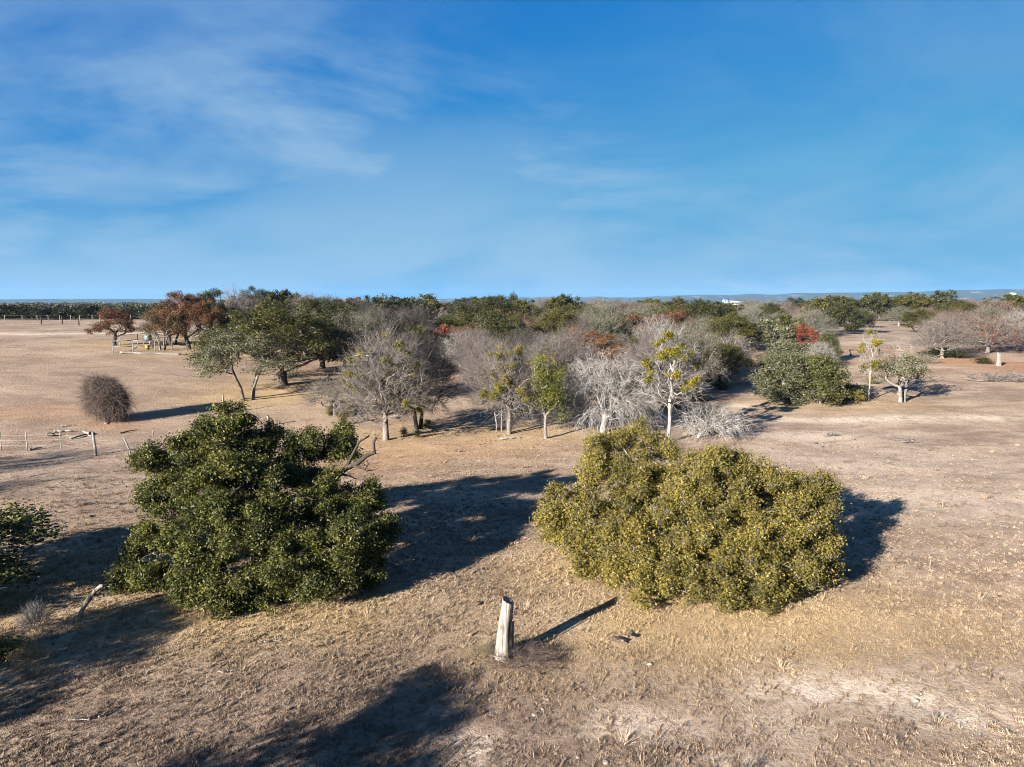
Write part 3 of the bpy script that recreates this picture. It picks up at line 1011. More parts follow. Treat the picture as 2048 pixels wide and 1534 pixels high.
BARE_L = [([(640, 990, 26.0), (668, 958, 26.4), (690, 938, 26.5), (715, 926, 26.5), (735, 910, 26.5), (749, 906, 26.5), (747, 884, 26.5), (752, 876, 26.5)], .13),
          ([(690, 938, 26.5), (706, 908, 26.6), (718, 884, 26.7), (738, 872, 26.8)], .08),
          ([(702, 930, 26.5), (715, 934, 26.4), (730, 938, 26.3), (737, 928, 26.3)], .06),
          ([(680, 948, 26.4), (700, 952, 26.2), (712, 958, 26.1)], .05)]
hero_oak('live_oak', pL, LOB_L, [(0, 0, -.3), (.1, 0, .6), (.3, .1, 1.3), (.15, .1, 2.1)], 61, 'leaf_dark', 'bark_dark', 340000, .084,
         'large dark green live oak with a bare black crooked limb, left of the pale snag', bare=BARE_L)

LOB_R = [(1232, 905, 29.3, 1.1), (1278, 882, 30.4, .95), (1328, 905, 29.6, .5), (1315, 965, 28.2, .85), (1345, 965, 27.6, .7), (1195, 950, 28, .95), (1250, 960, 27.6, 1.05), (1215, 925, 30, .9),
         (1135, 1015, 26.4, 1.0), (1108, 1050, 25.6, .68), (1180, 1030, 25.6, 1.1), (1155, 1085, 24.6, .9), (1240, 1040, 25.6, 1.1), (1285, 1005, 27, .8),
         (1402, 950, 27, .85), (1430, 935, 27.2, 1.0), (1482, 955, 27.1, .9), (1360, 1000, 26, .95), (1440, 990, 26, 1.2), (1530, 965, 27.1, .9), (1585, 985, 27.1, .9), (1632, 990, 26.6, .85),
         (1320, 1050, 24.6, 1.2), (1410, 1050, 24.5, 1.3), (1500, 1050, 24.7, 1.2), (1580, 1050, 25.2, 1.1), (1632, 1065, 25.7, .8),
         (1235, 1100, 23.8, 1.1), (1310, 1115, 23.3, 1.1), (1400, 1115, 23, 1.1), (1490, 1115, 23, 1.1), (1570, 1110, 23.5, 1.1), (1638, 1105, 24.3, .75),
         (1290, 1160, 22.6, .75), (1370, 1172, 22.3, .75), (1450, 1180, 22.1, .75), (1530, 1185, 22.1, .7), (1605, 1150, 23, .85), (1650, 1140, 23.6, .5), (1240, 1145, 23, .65), (1180, 1120, 23.9, .75),
         (1450, 1010, 28.5, 1.1), (1540, 1030, 28.5, 1.0), (1360, 1010, 28.5, 1.0)]
pR = np.array((6.9, 25.6, 0)); pR[2] = ground_z(pR[0], pR[1])
hero_oak('live_oak', pR, LOB_R, [(0, 0, -.3), (.05, 0, .35), (-.05, .1, .8), (.1, .1, 1.2)], 62, 'leaf_gold', 'bark_grey', 340000, .080,
         'broad yellow-green oak with leaves down to the straw grass, right of the pale snag', per=21, base_r=.26, rmul=.9)

# low oak at the edge of the view and the trees beyond it whose shadows reach in
p = np.array((-20.1, 22.3)); z = ground_z(*p)
plant('oak_d', (p[0], p[1], z), 3.6, 8.2, 'low dark oak cut by the edge of the picture, left of the big green oak', 'tree', 'bark_dark', 'leaf_dark', name='live_oak', rot=1.0)
for (x, y, H, Wd, lab) in ((-11.9, 5.9, 5.2, 5.6, 'dark oak whose soft shadow falls in front of the pale snag'),
                           (-20.5, 11.4, 5.0, 5.5, 'dark oak whose long shadow reaches the foot of the big green oak'),
                           (-25.5, 15.0, 5.2, 5.0, 'dark oak whose shadow crosses the leaning white branch')):
    plant('oak_b', (x, y, ground_z(x, y)), H, Wd, lab, 'tree', 'bark_dark', 'leaf_dark', name='live_oak')
for (x, y, H, Wd, lab) in ((-41, 30.5, 7.5, 6.5, 'bare tree whose branch shadows streak the pasture by the wire fence'),
                           (-37.5, 26.5, 6, 5, 'bare tree whose shadow lies in front of the wire fence')):
    plant('dead_weep' if H > 7 else 'bare_d', (x, y, ground_z(x, y)), H, Wd, lab, 'tree', 'bark_dark', 'twig_dark', name='bare_tree')

# ------------------------------------------------------------------ middle row of trees
T = tree
T('oak_thin', 497, 799, 138, 200, 'bark_oak', 'leaf_grey', 'thin grey-green oak on several slender leaning stems', name='slender_oak', rot=.6)
T('oak_a', 565, 770, 165, 275, 'bark_oak', 'leaf_olive', 'big olive green oak standing behind the slender-stemmed oak', name='live_oak')
T('oak_b', 645, 737, 138, 150, 'bark_dark', 'leaf_far', 'dark oak with a bare forked trunk, beside the big olive oak', name='live_oak')
T('bare_leafy', 690, 745, 120, 110, 'bark_grey', 'twig_grey', 'grey half-bare tree behind the leaning curved trunks', name='bare_tree', fol='leaf_grey')
T('bare_a', 772, 880, 232, 190, 'bark_grey', 'twig_grey', 'tall bare tree with yellow mistletoe clumps and a straight flared trunk', name='mistletoe_tree', mistle=44, mlow=.3)
T('bare_b', 838, 858, 200, 165, 'bark_dark', 'twig_dark', 'dark bare tree with a dense round twig crown, beside the tall mistletoe tree', name='bare_tree')
T('bare_c', 800, 800, 130, 150, 'bark_dark', 'twig_mauve', 'mauve twiggy tree behind the tall mistletoe tree', name='bare_tree')
T('bare_b', 1018, 866, 190, 150, 'bark_grey', 'twig_grey', 'forked mistletoe tree with two pale curved trunks', name='mistletoe_tree', mistle=44, mlow=.4)
T('bare_few', 1100, 800, 110, 80, 'bark_grey', 'twig_grey', 'yellowed mistletoe-hung tree behind the small bright green tree', name='mistletoe_tree', fol='leaf_gold', mistle=26, mlow=.3)
T('sapling', 1091, 876, 165, 82, 'bark_grey', 'leaf_lime', 'small bright green leafy tree on a thin trunk beside the bleached fallen tree', name='leafy_tree')
T('dead_weep', 1205, 866, 165, 200, 'twig_silver', 'twig_silver', 'bleached dead tree collapsed into a tangle of drooping white branches', name='dead_tree', cat='dead tree')
T('dead_thin', 1337, 885, 240, 125, 'bark_white', 'twig_white', 'tall white dead trunk topped with yellow mistletoe', name='dead_tree', cat='dead tree', mistle=30, mlow=.45)
T('dead_fan', 1395, 876, 70, 140, 'twig_silver', 'twig_silver', 'white fallen branch fanned out on the ground behind the yellow-green oak', name='fallen_branch', cat='branch', rot=0.)
T('bare_c', 978, 800, 128, 115, 'bark_grey', 'twig_mauve', 'mauve bare tree with a dome of fine twigs behind the forked mistletoe tree', name='bare_tree')
T('bare_b', 1125, 800, 148, 160, 'bark_dark', 'twig_mauve', 'wide mauve-grey bare tree behind the bright green leafy tree', name='bare_tree')
T('bare_c', 1305, 808, 158, 165, 'bark_grey', 'twig_mauve', 'large rounded mauve bare tree behind the tall white dead trunk', name='bare_tree')
T('bare_leafy', 1380, 800, 150, 120, 'bark_grey', 'twig_grey', 'grey half-bare tree right of the tall white dead trunk', name='bare_tree', fol='leaf_grey')
T('shrub', 1340, 945, 85, 85, 'bark_grey', 'twig_mauve', 'mauve twiggy shrub poking through the top of the yellow-green oak', cat='shrub', name='shrub')
T('bare_leafy', 1250, 850, 110, 100, 'bark_grey', 'twig_brown', 'brownish half-bare small tree between the dead tangle and the white trunk', name='bare_tree', fol='leaf_olive')
T('bare_d', 1462, 756, 92, 85, 'bark_white', 'twig_mauve', 'small bare tree with a white trunk at the edge of the clearing', name='bare_tree')
T('bare_far', 1400, 745, 80, 95, 'bark_grey', 'twig_grey', 'grey bare tree left of the small white-trunked one', name='bare_tree')
# right middle
T('feather', 1565, 806, 100, 112, 'bark_grey', 'leaf_grey', 'feathery grey-green juniper at the clearing edge', name='juniper')
T('feather', 1638, 806, 98, 118, 'bark_oak', 'leaf_juniper', 'feathery dark olive juniper beside the grey-green one', name='juniper')
T('juniper_a', 1572, 752, 72, 100, 'bark_oak', 'leaf_grey', 'grey-green juniper behind the feathery pair', name='juniper')
T('bush', 1700, 801, 34, 62, 'bark_oak', 'leaf_dark', 'low dark shrub beside the feathery olive juniper', cat='shrub', name='shrub')
T('bush', 1712, 803, 24, 26, 'bark_oak', 'leaf_gold', 'small yellowish shrub left of the thin mistletoe tree', cat='shrub', name='shrub')
T('dead_thin', 1737, 800, 150, 52, 'bark_white', 'twig_white', 'thin pale tree hung with mistletoe next to the stubby oak', name='mistletoe_tree', mistle=22, mlow=.3)
T('oak_stub', 1804, 804, 98, 105, 'bark_grey', 'leaf_grey', 'stubby grey oak with a thick split trunk and lichened limbs', name='stubby_oak', rot=2.2)
T('dead_thin', 1797, 790, 118, 55, 'bark_white', 'twig_white', 'bleached forked snag rising out of the stubby oak', name='dead_tree', cat='dead tree')
T('bush', 1740, 768, 16, 22, 'bark_oak', 'leaf_gold', 'tiny yellow shrub behind the thin mistletoe tree', cat='shrub', name='shrub')
T('bare_a', 1884, 716, 88, 118, 'bark_grey', 'twig_grey', 'spreading bare tree with a pale short trunk above the rusty litter', name='bare_tree')
T('bush', 1895, 714, 20, 85, 'bark_oak', 'leaf_dark', 'low dark shrub spread under the bare tree with the pale trunk', cat='shrub', name='shrub')
T('bush', 1962, 727, 13, 36, 'bark_oak', 'leaf_olive', 'small olive shrub left of the squared stump', cat='shrub', name='shrub')
T('bare_few', 1975, 706, 78, 120, 'bark_grey', 'twig_grey', 'bare tree with a few orange leaves near the squared stump', name='bare_tree', fol='leaf_red')
T('bare_far', 2035, 700, 80, 90, 'bark_white', 'twig_white', 'pale dead tree at the edge of the picture behind the squared stump', name='dead_tree', cat='dead tree')
T('oak_open', 2040, 690, 60, 70, 'bark_oak', 'leaf_olive', 'olive oak behind the pale dead tree', name='live_oak')
T('oak_open', 1608, 706, 58, 56, 'bark_dark', 'leaf_red', 'small rust-red leafy tree above the junipers', name='red_tree', fol='leaf_red')
T('juniper_a', 1655, 722, 56, 52, 'bark_grey', 'leaf_juniper', 'olive juniper with a dead pale side, right of the rust-red tree', name='juniper')
T('bare_far', 1640, 735, 52, 55, 'bark_white', 'twig_white', 'pale dead shrub leaning on the olive juniper', name='dead_tree', cat='dead tree')
# left
T('oak_open', 229, 690, 76, 78, 'bark_dark', 'leaf_rust', 'lone dark russet tree on a thin leaning trunk beside the pen', name='russet_tree')
T('oak_thin', 325, 700, 80, 92, 'bark_grey', 'leaf_brown', 'brownish olive oak on several stems inside the pen', name='oak')
T('oak_b', 378, 697, 112, 110, 'bark_dark', 'leaf_rust', 'tall russet-brown oak behind the pen', name='oak')
T('oak_b', 418, 688, 108, 88, 'bark_dark', 'leaf_far', 'tall dark green oak behind the russet one by the pen', name='live_oak')
T('oak_c', 345, 690, 92, 78, 'bark_dark', 'leaf_brown', 'bronze oak left of the tall russet one by the pen', name='oak')
T('bare_d', 472, 672, 100, 70, 'bark_grey', 'twig_grey', 'tall grey bare tree rising above the oaks beside the pen', name='bare_tree')
T('bare_far', 500, 690, 95, 100, 'bark_dark', 'twig_grey', 'grey bare thicket tree between the pen and the big olive oak', name='bare_tree')
T('oak_a', 522, 655, 80, 85, 'bark_dark', 'leaf_far', 'dark oak cresting the skyline behind the big olive oak', name='live_oak')
GT = 'trees of the background wood'
bgo = 'dark olive oak in the wood along the skyline'
bgb = 'grey bare tree in the wood along the skyline'
bgj = 'dark green rounded juniper in the background wood'
bgp = 'pinkish bare tree in the background wood'
bgr = 'russet-leaved tree in the background wood'
rows = [('far_a', 563, 655, 74, 80, 'bark_dark', 'leaf_far', bgo), ('bare_far', 613, 668, 82, 95, 'bark_grey', 'twig_grey', bgb), ('far_b', 655, 660, 62, 70, 'bark_dark', 'leaf_olive', bgo),
        ('far_a', 702, 656, 60, 72, 'bark_dark', 'leaf_brown', bgo), ('far_b', 760, 664, 72, 78, 'bark_dark', 'leaf_far', bgo), ('far_a', 815, 664, 68, 96, 'bark_dark', 'leaf_far', bgo),
        ('bare_far', 745, 678, 68, 100, 'bark_dark', 'twig_dark', bgb), ('bare_far', 660, 688, 80, 110, 'bark_grey', 'twig_grey', bgb), ('bare_far', 800, 690, 66, 80, 'bark_dark', 'twig_mauve', bgb), ('bare_far', 560, 680, 70, 80, 'bark_dark', 'twig_dark', bgb),
        ('bare_d', 883, 640, 38, 34, 'bark_white', 'twig_pink', 'pale forked bare tree in the gap of the background wood'),
        ('feather', 900, 692, 62, 85, 'bark_grey', 'leaf_grey', 'light olive rounded shrub left of the red bush'),
        ('far_c', 886, 718, 66, 66, 'bark_dark', 'leaf_red', 'crimson-leaved bush in front of the background wood'),
        ('juniper_b', 918, 731, 54, 82, 'bark_dark', 'leaf_far', 'dark green juniper below the crimson-leaved bush'),
        ('bare_far', 975, 698, 60, 75, 'bark_dark', 'twig_pink', bgp), ('far_c', 920, 640, 42, 62, 'bark_dark', 'leaf_far', bgo), ('far_b', 945, 634, 40, 45, 'bark_dark', 'leaf_far', bgo),
        ('far_a', 970, 640, 46, 58, 'bark_dark', 'leaf_olive', bgo), ('far_c', 1002, 645, 52, 66, 'bark_dark', 'leaf_olive', bgo), ('juniper_a', 1027, 648, 62, 28, 'bark_dark', 'leaf_far', 'narrow dark conifer standing above the skyline wood'),
        ('far_b', 1048, 652, 52, 58, 'bark_dark', 'leaf_olive', bgo), ('bare_far', 1092, 640, 46, 70, 'bark_grey', 'twig_grey', bgb), ('far_a', 1132, 656, 66, 74, 'bark_dark', 'leaf_olive', 'yellow-olive oak standing above the skyline wood'),
        ('far_c', 1000, 664, 44, 60, 'bark_dark', 'leaf_brown', bgr), ('bare_far', 1040, 696, 60, 90, 'bark_white', 'twig_brown', bgp), ('far_c', 1082, 668, 44, 70, 'bark_dark', 'leaf_olive', bgo),
        ('bare_far', 1110, 682, 62, 105, 'bark_dark', 'twig_pink', bgp), ('juniper_b', 1168, 690, 78, 105, 'bark_dark', 'leaf_far', bgj), ('juniper_b', 1212, 706, 64, 90, 'bark_dark', 'leaf_far', bgj),
        ('bare_far', 1200, 642, 44, 92, 'bark_grey', 'twig_pink', bgp), ('bare_far', 1245, 652, 52, 100, 'bark_grey', 'twig_pink', bgp), ('bare_far', 1295, 652, 48, 90, 'bark_grey', 'twig_grey', bgb),
        ('oak_open', 1150, 706, 76, 88, 'bark_dark', 'leaf_rust', bgr), ('oak_open', 1040, 690, 66, 76, 'bark_dark', 'leaf_brown', bgr), ('oak_open', 1250, 700, 74, 90, 'bark_dark', 'leaf_rust', bgr), ('far_c', 1330, 692, 62, 80, 'bark_dark', 'leaf_rust', bgr), ('oak_open', 940, 712, 66, 66, 'bark_dark', 'leaf_rust', bgr), ('far_c', 1960, 690, 44, 80, 'bark_dark', 'leaf_brown', bgr), ('oak_open', 1625, 660, 40, 55, 'bark_dark', 'leaf_rust', bgr), ('oak_open', 1292, 696, 66, 95, 'bark_dark', 'leaf_red', bgr), ('bare_far', 1240, 690, 55, 90, 'bark_dark', 'twig_pink', bgp), ('bare_far', 1340, 690, 55, 95, 'bark_grey', 'twig_pink', bgp),
        ('bare_leafy', 1385, 722, 82, 90, 'bark_grey', 'twig_lichen', 'lichen-grey half-bare tree in front of the background wood'),
        ('far_c', 1352, 646, 48, 66, 'bark_dark', 'leaf_far', bgo), ('far_b', 1412, 648, 42, 50, 'bark_dark', 'leaf_far', bgo), ('far_a', 1440, 650, 46, 58, 'bark_dark', 'leaf_far', bgo), ('far_b', 1466, 650, 42, 46, 'bark_dark', 'leaf_olive', bgo),
        ('bare_far', 1370, 660, 42, 60, 'bark_white', 'twig_lichen', bgb), ('bare_far', 1500, 690, 78, 80, 'bark_white', 'twig_lichen', 'pale lichened bare tree left of the clearing track'), ('far_c', 1545, 702, 62, 116, 'bark_grey', 'leaf_grey', 'grey-green oak in front of the pale lichened tree'),
        ('bare_far', 1530, 650, 50, 85, 'bark_white', 'twig_lichen', bgb), ('far_b', 1588, 632, 36, 42, 'bark_dark', 'leaf_far', bgo), ('bare_far', 1620, 648, 40, 60, 'bark_dark', 'twig_brown', bgb), ('bare_few', 1643, 650, 40, 50, 'bark_dark', 'twig_pink', bgr),
        ('far_a', 1672, 642, 50, 78, 'bark_dark', 'leaf_far', bgo), ('oak_d', 1692, 668, 62, 92, 'bark_dark', 'leaf_far', 'dark round oak alone at the end of the clearing'),
        ('far_a', 1752, 642, 52, 68, 'bark_dark', 'leaf_far', bgo), ('far_c', 1780, 642, 46, 60, 'bark_dark', 'leaf_far', bgo), ('far_a', 1822, 642, 52, 80, 'bark_dark', 'leaf_olive', bgo), ('bare_leafy', 1797, 652, 40, 56, 'bark_white', 'twig_lichen', 'pale grey small tree casting a dark pool of shade at the end of the clearing'),
        ('far_b', 1886, 640, 58, 56, 'bark_dark', 'leaf_far', bgo), ('bare_far', 1925, 642, 46, 75, 'bark_grey', 'twig_brown', bgb), ('bare_far', 1965, 642, 42, 80, 'bark_grey', 'twig_brown', bgb), ('far_a', 2015, 648, 58, 100, 'bark_dark', 'leaf_olive', bgo),
        ('bare_far', 1850, 650, 36, 60, 'bark_grey', 'twig_brown', bgb), ('far_c', 2060, 650, 52, 80, 'bark_dark', 'leaf_far', bgo), ('bare_far', 720, 645, 45, 60, 'bark_grey', 'twig_grey', bgb), ('far_b', 860, 640, 38, 50, 'bark_dark', 'leaf_far', bgo)]
folmap = {bgr: 'leaf_red'}
TONE = {'leaf_far': 'dark green', 'leaf_olive': 'olive', 'leaf_brown': 'bronze', 'twig_grey': 'grey', 'twig_dark': 'dark', 'twig_mauve': 'mauve', 'twig_brown': 'brownish', 'twig_lichen': 'pale lichened'}
for (k, px, py, h, w, b, c, lab) in rows:
    generic = lab in (bgo, bgb, bgj, bgp, bgr)
    if lab == bgo: lab = TONE[c] + ' oak in the wood along the skyline'
    if lab == bgb: lab = TONE[c] + ' bare tree in the wood along the skyline'
    shared = generic
    nm = 'juniper' if k.startswith('jun') or k == 'feather' else 'bare_tree' if k.startswith('bare') else 'oak'
    fol = 'leaf_red' if (lab == bgr or 'crimson' in lab) else 'leaf_grey'
    T(k, px, py, h, w, b, c, lab, name=nm, group=lab.replace('in the', 'of the') if shared else None, fol=fol)

frng = np.random.default_rng(123)
fill = []
def scatter(n, x0, x1, y0, y1, kinds, h0, h1, asp):
    for i in range(n):
        k, b, c, lab = kinds[frng.integers(len(kinds))]
        f = (i + frng.random()) / n
        h = frng.uniform(h0, h1) * 1.15
        fill.append((k, x0 + (x1 - x0) * f, frng.uniform(y0, y1), h, h * frng.uniform(*asp), b, c, lab))
GB = ('bare_far', 'bark_grey', 'twig_grey', 'grey bare tree in the middle of the grove')
MB_ = ('bare_c', 'bark_grey', 'twig_mauve', 'mauve bare tree in the middle of the grove')
DB = ('bare_far', 'bark_dark', 'twig_dark', 'dark bare tree in the middle of the grove')
PB = ('bare_far', 'bark_dark', 'twig_pink', 'brownish bare tree in the middle of the grove')
LB = ('bare_leafy', 'bark_grey', 'twig_lichen', 'grey-green half-bare tree in the middle of the grove')
OB = ('oak_c', 'bark_dark', 'leaf_olive', 'olive oak in the middle of the grove')
JB = ('juniper_b', 'bark_dark', 'leaf_far', 'dark juniper in the middle of the grove')
FB = ('far_d', 'bark_dark', 'leaf_far', 'dark oak at the back of the grove')
FO = ('far_c', 'bark_dark', 'leaf_olive', 'olive oak at the back of the grove')
WB = ('bare_d', 'bark_white', 'twig_white', 'pale-limbed bare tree in the middle of the grove')
RB = ('far_c', 'bark_dark', 'leaf_brown', 'bronze oak in the middle of the grove')
FG = ('bare_far', 'bark_grey', 'twig_lichen', 'pale grey bare tree at the back of the grove')
scatter(12, 470, 880, 648, 672, [FB, FO, GB, DB, FB], 48, 62, (1.1, 1.5))
scatter(10, 600, 870, 685, 730, [GB, DB, LB, OB, DB], 60, 85, (1., 1.4))
scatter(12, 900, 1360, 700, 748, [MB_, GB, LB, OB, JB, WB], 62, 88, (1.0, 1.4))
scatter(12, 900, 1480, 656, 692, [PB, JB, JB, OB, LB, FO, WB, RB], 44, 60, (1.2, 1.6))
scatter(16, 880, 1500, 628, 648, [FB, FB, FO, FO, FG, GB], 26, 38, (1.2, 1.7))
scatter(9, 1090, 1400, 672, 712, [JB, OB, JB, RB, LB], 44, 60, (1.2, 1.6))
RT = ('oak_open', 'bark_dark', 'leaf_rust', 'russet oak in the middle of the grove')
RD = ('oak_open', 'bark_dark', 'leaf_red', 'red-leaved tree in the middle of the grove')
scatter(11, 930, 1480, 745, 785, [MB_, LB, OB, LB, RT, DB], 66, 92, (.9, 1.25))
scatter(7, 900, 1480, 690, 712, [RT, RD, RT, OB], 56, 70, (1.2, 1.5))
scatter(5, 1700, 2060, 640, 668, [RT, OB, LB, JB], 30, 44, (1.2, 1.6))
scatter(6, 1490, 1650, 640, 690, [FG, LB, FO, JB], 36, 52, (1.2, 1.6))
scatter(13, 1570, 2060, 626, 640, [FO, FG, GB, PB, FB], 28, 40, (1.2, 1.7))
scatter(5, 1860, 2060, 650, 690, [GB, PB, LB], 40, 60, (1.2, 1.6))
for (k, px, py, h, w, b, c, lab) in fill:
    nm = 'juniper' if k.startswith('jun') else 'bare_tree' if k.startswith('bare') else 'oak'
    T(k, px, py, h, w, b, c, lab, name=nm, group=lab.replace('in the', 'of the').replace('at the', 'of the'), fol='leaf_grey')

# row of dark trees beyond the crest of the left pasture
for i in range(26):
    x = -150 + i * 3.9 + _prng.uniform(-1, 1); y = 196 + _prng.uniform(-10, 16)
    z = ground_z(x, y)
    H = 9.2 - z + _prng.uniform(-.9, .25)
    plant(['far_d', 'far_c', 'far_d'][i % 3], (x, y, z - .6), H + .5, _prng.uniform(10, 13), 'dark green oak in the row beyond the crest of the left pasture', 'tree', 'bark_dark',
          'leaf_cedar', name='oak', group='row of oaks beyond the left pasture')

# distant woods: one mass nobody could count
rng = np.random.default_rng(77)
Cs = []
nfar = 5200
ang = rng.uniform(-.78, .78, nfar); dd = np.exp(rng.uniform(math.log(300), math.log(3800), nfar))
fxx = np.sin(ang) * dd; fyy = np.cos(ang) * dd
keep = vnoise(fxx * .011, fyy * .007, 21) > .43
clear = (ang > .22) & (ang < .40) & (dd > 330) & (dd < 780)
keep &= ~clear
fxx, fyy, dd = fxx[keep], fyy[keep], dd[keep]
fz = terrain(fxx, fyy)
Vs = []; Qs = []; rs = []; off = 0
for x, y, z, d_ in zip(fxx, fyy, fz, dd):
    n = 70 if d_ < 900 else 34
    h = rng.uniform(3, 5.6); w = rng.uniform(3, 6)
    C = rdirs(n, rng) * np.array((w / 2, w / 2, h / 2)) * (.6 + .4 * rng.random((n, 1))) + np.array((x, y, z + h * .5))
    v_, q_, r_ = leaves(C, .95 if d_ < 900 else 1.8, rng, .5, .7)
    Vs.append(v_); Qs.append(q_ + off); rs.append(np.clip(r_ * .5 + rng.random() * .5, 0, 1)); off += len(v_)
o = link('distant_woods', mk_mesh('distant_woods', np.vstack(Vs), np.vstack(Qs), None, M['leaf_stuff'], False, np.concatenate(rs)))
o['kind'] = 'stuff'
tag(o, 'distant scrub and woods spread over the plain to the hills', 'woods')

# ------------------------------------------------------------------ pale snag in the foreground
def snag(name, p, H, r0, r1, lean, seed, mat, label, cat='snag', cut=.25, sides=22, rings=26):
    rng = np.random.default_rng(seed)
    root = link(name, None, None, p)
    tag(root, label, cat)
    z = np.linspace(-.15, 1, rings)
    a = np.arange(sides) * 2 * math.pi / sides
    V = []
    ph = rng.uniform(0, 6, 6)
    for t in z:
        tt = max(t, 0)
        r = r0 + (r1 - r0) * tt ** .8 + .22 * r0 * math.exp(-tt * 9)
        groove = 1 + .07 * np.sin(3 * a + ph[0] + tt * 1.2) + .05 * np.sin(5 * a + ph[1]) + .035 * np.sin(11 * a + ph[2] + tt * 3) + .02 * rng.normal(size=sides)
        groove += -.16 * np.exp(-((np.angle(np.exp(1j * (a - (-.35 + .3 * tt))))) / .16) ** 2) * (tt > .03)
        top = H * t
        zz = np.full(sides, top)
        if t > .9: zz = zz + cut * r1 * 2 * np.cos(a - 2.8) * (t - .9) / .1 + rng.normal(size=sides) * .012
        bend = .04 * math.sin(tt * 3.2 + ph[3])
        V.append(np.stack([r * groove * np.cos(a) + lean[0] * tt + bend, r * groove * np.sin(a) * .9 + lean[1] * tt, zz], 1))
    top_in = V[-1] * np.array((1, 1, 1)); c = top_in.mean(0)
    V.append(c + (top_in - c) * .75 + np.array((0, 0, -.03)))
    V.append(c + (top_in - c) * .3 + np.array((0, 0, -.06)))
    m = len(V)
    V = np.vstack(V)
    i = np.arange(m - 1)[:, None] * sides; j = np.arange(sides)[None]; j2 = (j + 1) % sides
    Q = np.stack([i + j, i + j2, i + sides + j2, i + sides + j], -1).reshape(-1, 4)
    V = np.vstack([V, c + np.array((0, 0, -.07))])
    T_ = np.stack([(m - 1) * sides + np.arange(sides), (m - 1) * sides + (np.arange(sides) + 1) % sides, np.full(sides, len(V) - 1)], 1)
    link('trunk', mk_mesh(name + '_trunk', V, Q, T_, mat, True), root)
    return root


p = gp(1008, 1316)
sn = snag('snag', p, 1.62, .235, .165, (.10, .02), 3, M['snag'], 'short bleached dead trunk standing alone in the dry grass', 'dead trunk')
g = Geo()
# strip of old dark bark down its right side
zz = np.linspace(.02, 1.05, 12); rs_ = np.random.default_rng(5)
strip = []
for k, t in enumerate(zz):
    rr = .235 + (.165 - .235) * (t / 1.62) ** .8 + .018
    for aa in (-.95, -.6, -.2):
        strip.append((math.cos(aa) * rr + .10 * t / 1.62 + .03 + rs_.normal() * .006, math.sin(aa) * rr * .9, t))
V_ = np.array(strip); ii = (np.arange(11)[:, None] * 3 + np.arange(2)[None]).ravel()
Qf = np.stack([ii, ii + 1, ii + 4, ii + 3], 1)
V2_ = V_ * np.array((1, 1, 1)) - np.array((.03, .0, 0))
g.add(V_, Qf); g.add(V2_, Qf[:, ::-1])
link('bark_strip', g.mesh('bark_strip', M['snag_dark'], True), sn)
T('shrub', 1045, 1325, 30, 150, 'twig_vine', 'twig_vine', 'low dry weeds around the foot of the pale dead trunk', cat='weeds', name='dry_weeds')
T('shrub', 962, 1312, 20, 70, 'twig_straw', 'twig_straw', 'pale dry grass clump left of the pale dead trunk', cat='weeds', name='dry_weeds')

# squared stump on the rusty litter, pale snags behind the dark oak
snag('stump', gp(1998, 731), 1.55, .26, .22, (-.2, 0), 8, M['post'], 'squared pale stump standing on the rusty leaf litter', 'stump')
snag('snag', gp(445, 826), 1.5, .14, .07, (.1, 0), 9, M['snag'], 'white splintered snag behind the top of the dark green oak', 'dead trunk')
snag('snag', gp(535, 852), .8, .15, .09, (.1, 0), 10, M['snag'], 'short white snag behind the dark green oak', 'dead trunk')
snag('snag', gp(603, 922), .9, .12, .09, (0, 0), 12, M['snag'], 'pale stub showing through the gap in the dark green oak', 'dead trunk')


# ------------------------------------------------------------------ curved trunks, saplings, leaning branch
def stick(name, pts, r0, r1, mat, label, cat, sides=7, side=None, group=None):
    pts = np.asarray(pts, float); base = pts[0].copy()
    o = link(name, None, None, base)
    tag(o, label, cat, group)
    t = np.linspace(0, 1, len(pts)); tt = np.linspace(0, 1, len(pts) * 3)
    sm = np.stack([np.interp(tt, t, pts[:, k]) for k in range(3)], 1)
    k = np.array((.25, .5, .25))
    for c in range(3): sm[1:-1, c] = np.convolve(sm[:, c], k, 'valid')
    rj = np.random.default_rng(len(label))
    g = Geo(); g.tube(sm - base, np.linspace(r0, r1, len(sm)) * (1 + .08 * rj.normal(size=len(sm))), sides)
    link('stem', g.mesh(name + '_stem', mat, True), o)
    for sp in (side or []):
        g = Geo(); q = np.asarray(sp[0], float) - base; g.tube(q, np.linspace(sp[1], sp[1] * .4, len(q)), 5)
        link('side_branch', g.mesh(name + '_branch', mat, True), o)
    return o


def gl(px, py, h=0.0):
    p = gp(px, py); p[2] += h; return p


b1 = gp(670, 831); b2 = gp(687, 823)
d1 = depth(b1) / F


def offs(b, lst, s):
    return [np.array((b[0] + x * s, b[1] + y * s, b[2] + z * s)) for x, y, z in lst]


root = plant('bare_d', b1, 3.4, 5.4, 'grey leafless tree on two dark curved leaning trunks', 'tree', 'bark_grey', 'twig_grey', name='leaning_tree', rot=.5)
for ch in list(root.children):
    ch.location.z += .42 * VAR['bare_d'].H * 0
g = Geo(); g.tube(np.array(offs((0, 0, 0), [(-6, 0, -6), (-8, 0, 12), (-4, 2, 28), (8, 4, 45)], d1)), np.array((.20, .17, .15, .10)), 8)
k_ = link('leaning_trunk', g.mesh('leaning_trunk', M['bark_dark'], True), root)
g = Geo(); g.tube(np.array(offs((0, 0, 0), [(12, 8, -6), (13, 8, 12), (18, 9, 26), (26, 10, 36)], d1)), np.array((.16, .14, .12, .08)), 8)
k2_ = link('leaning_trunk', g.mesh('leaning_trunk', M['bark_dark'], True), root)
for q in (k_, k2_):
    q.matrix_parent_inverse = (root.matrix_basis.to_3x3().to_4x4()).inverted()

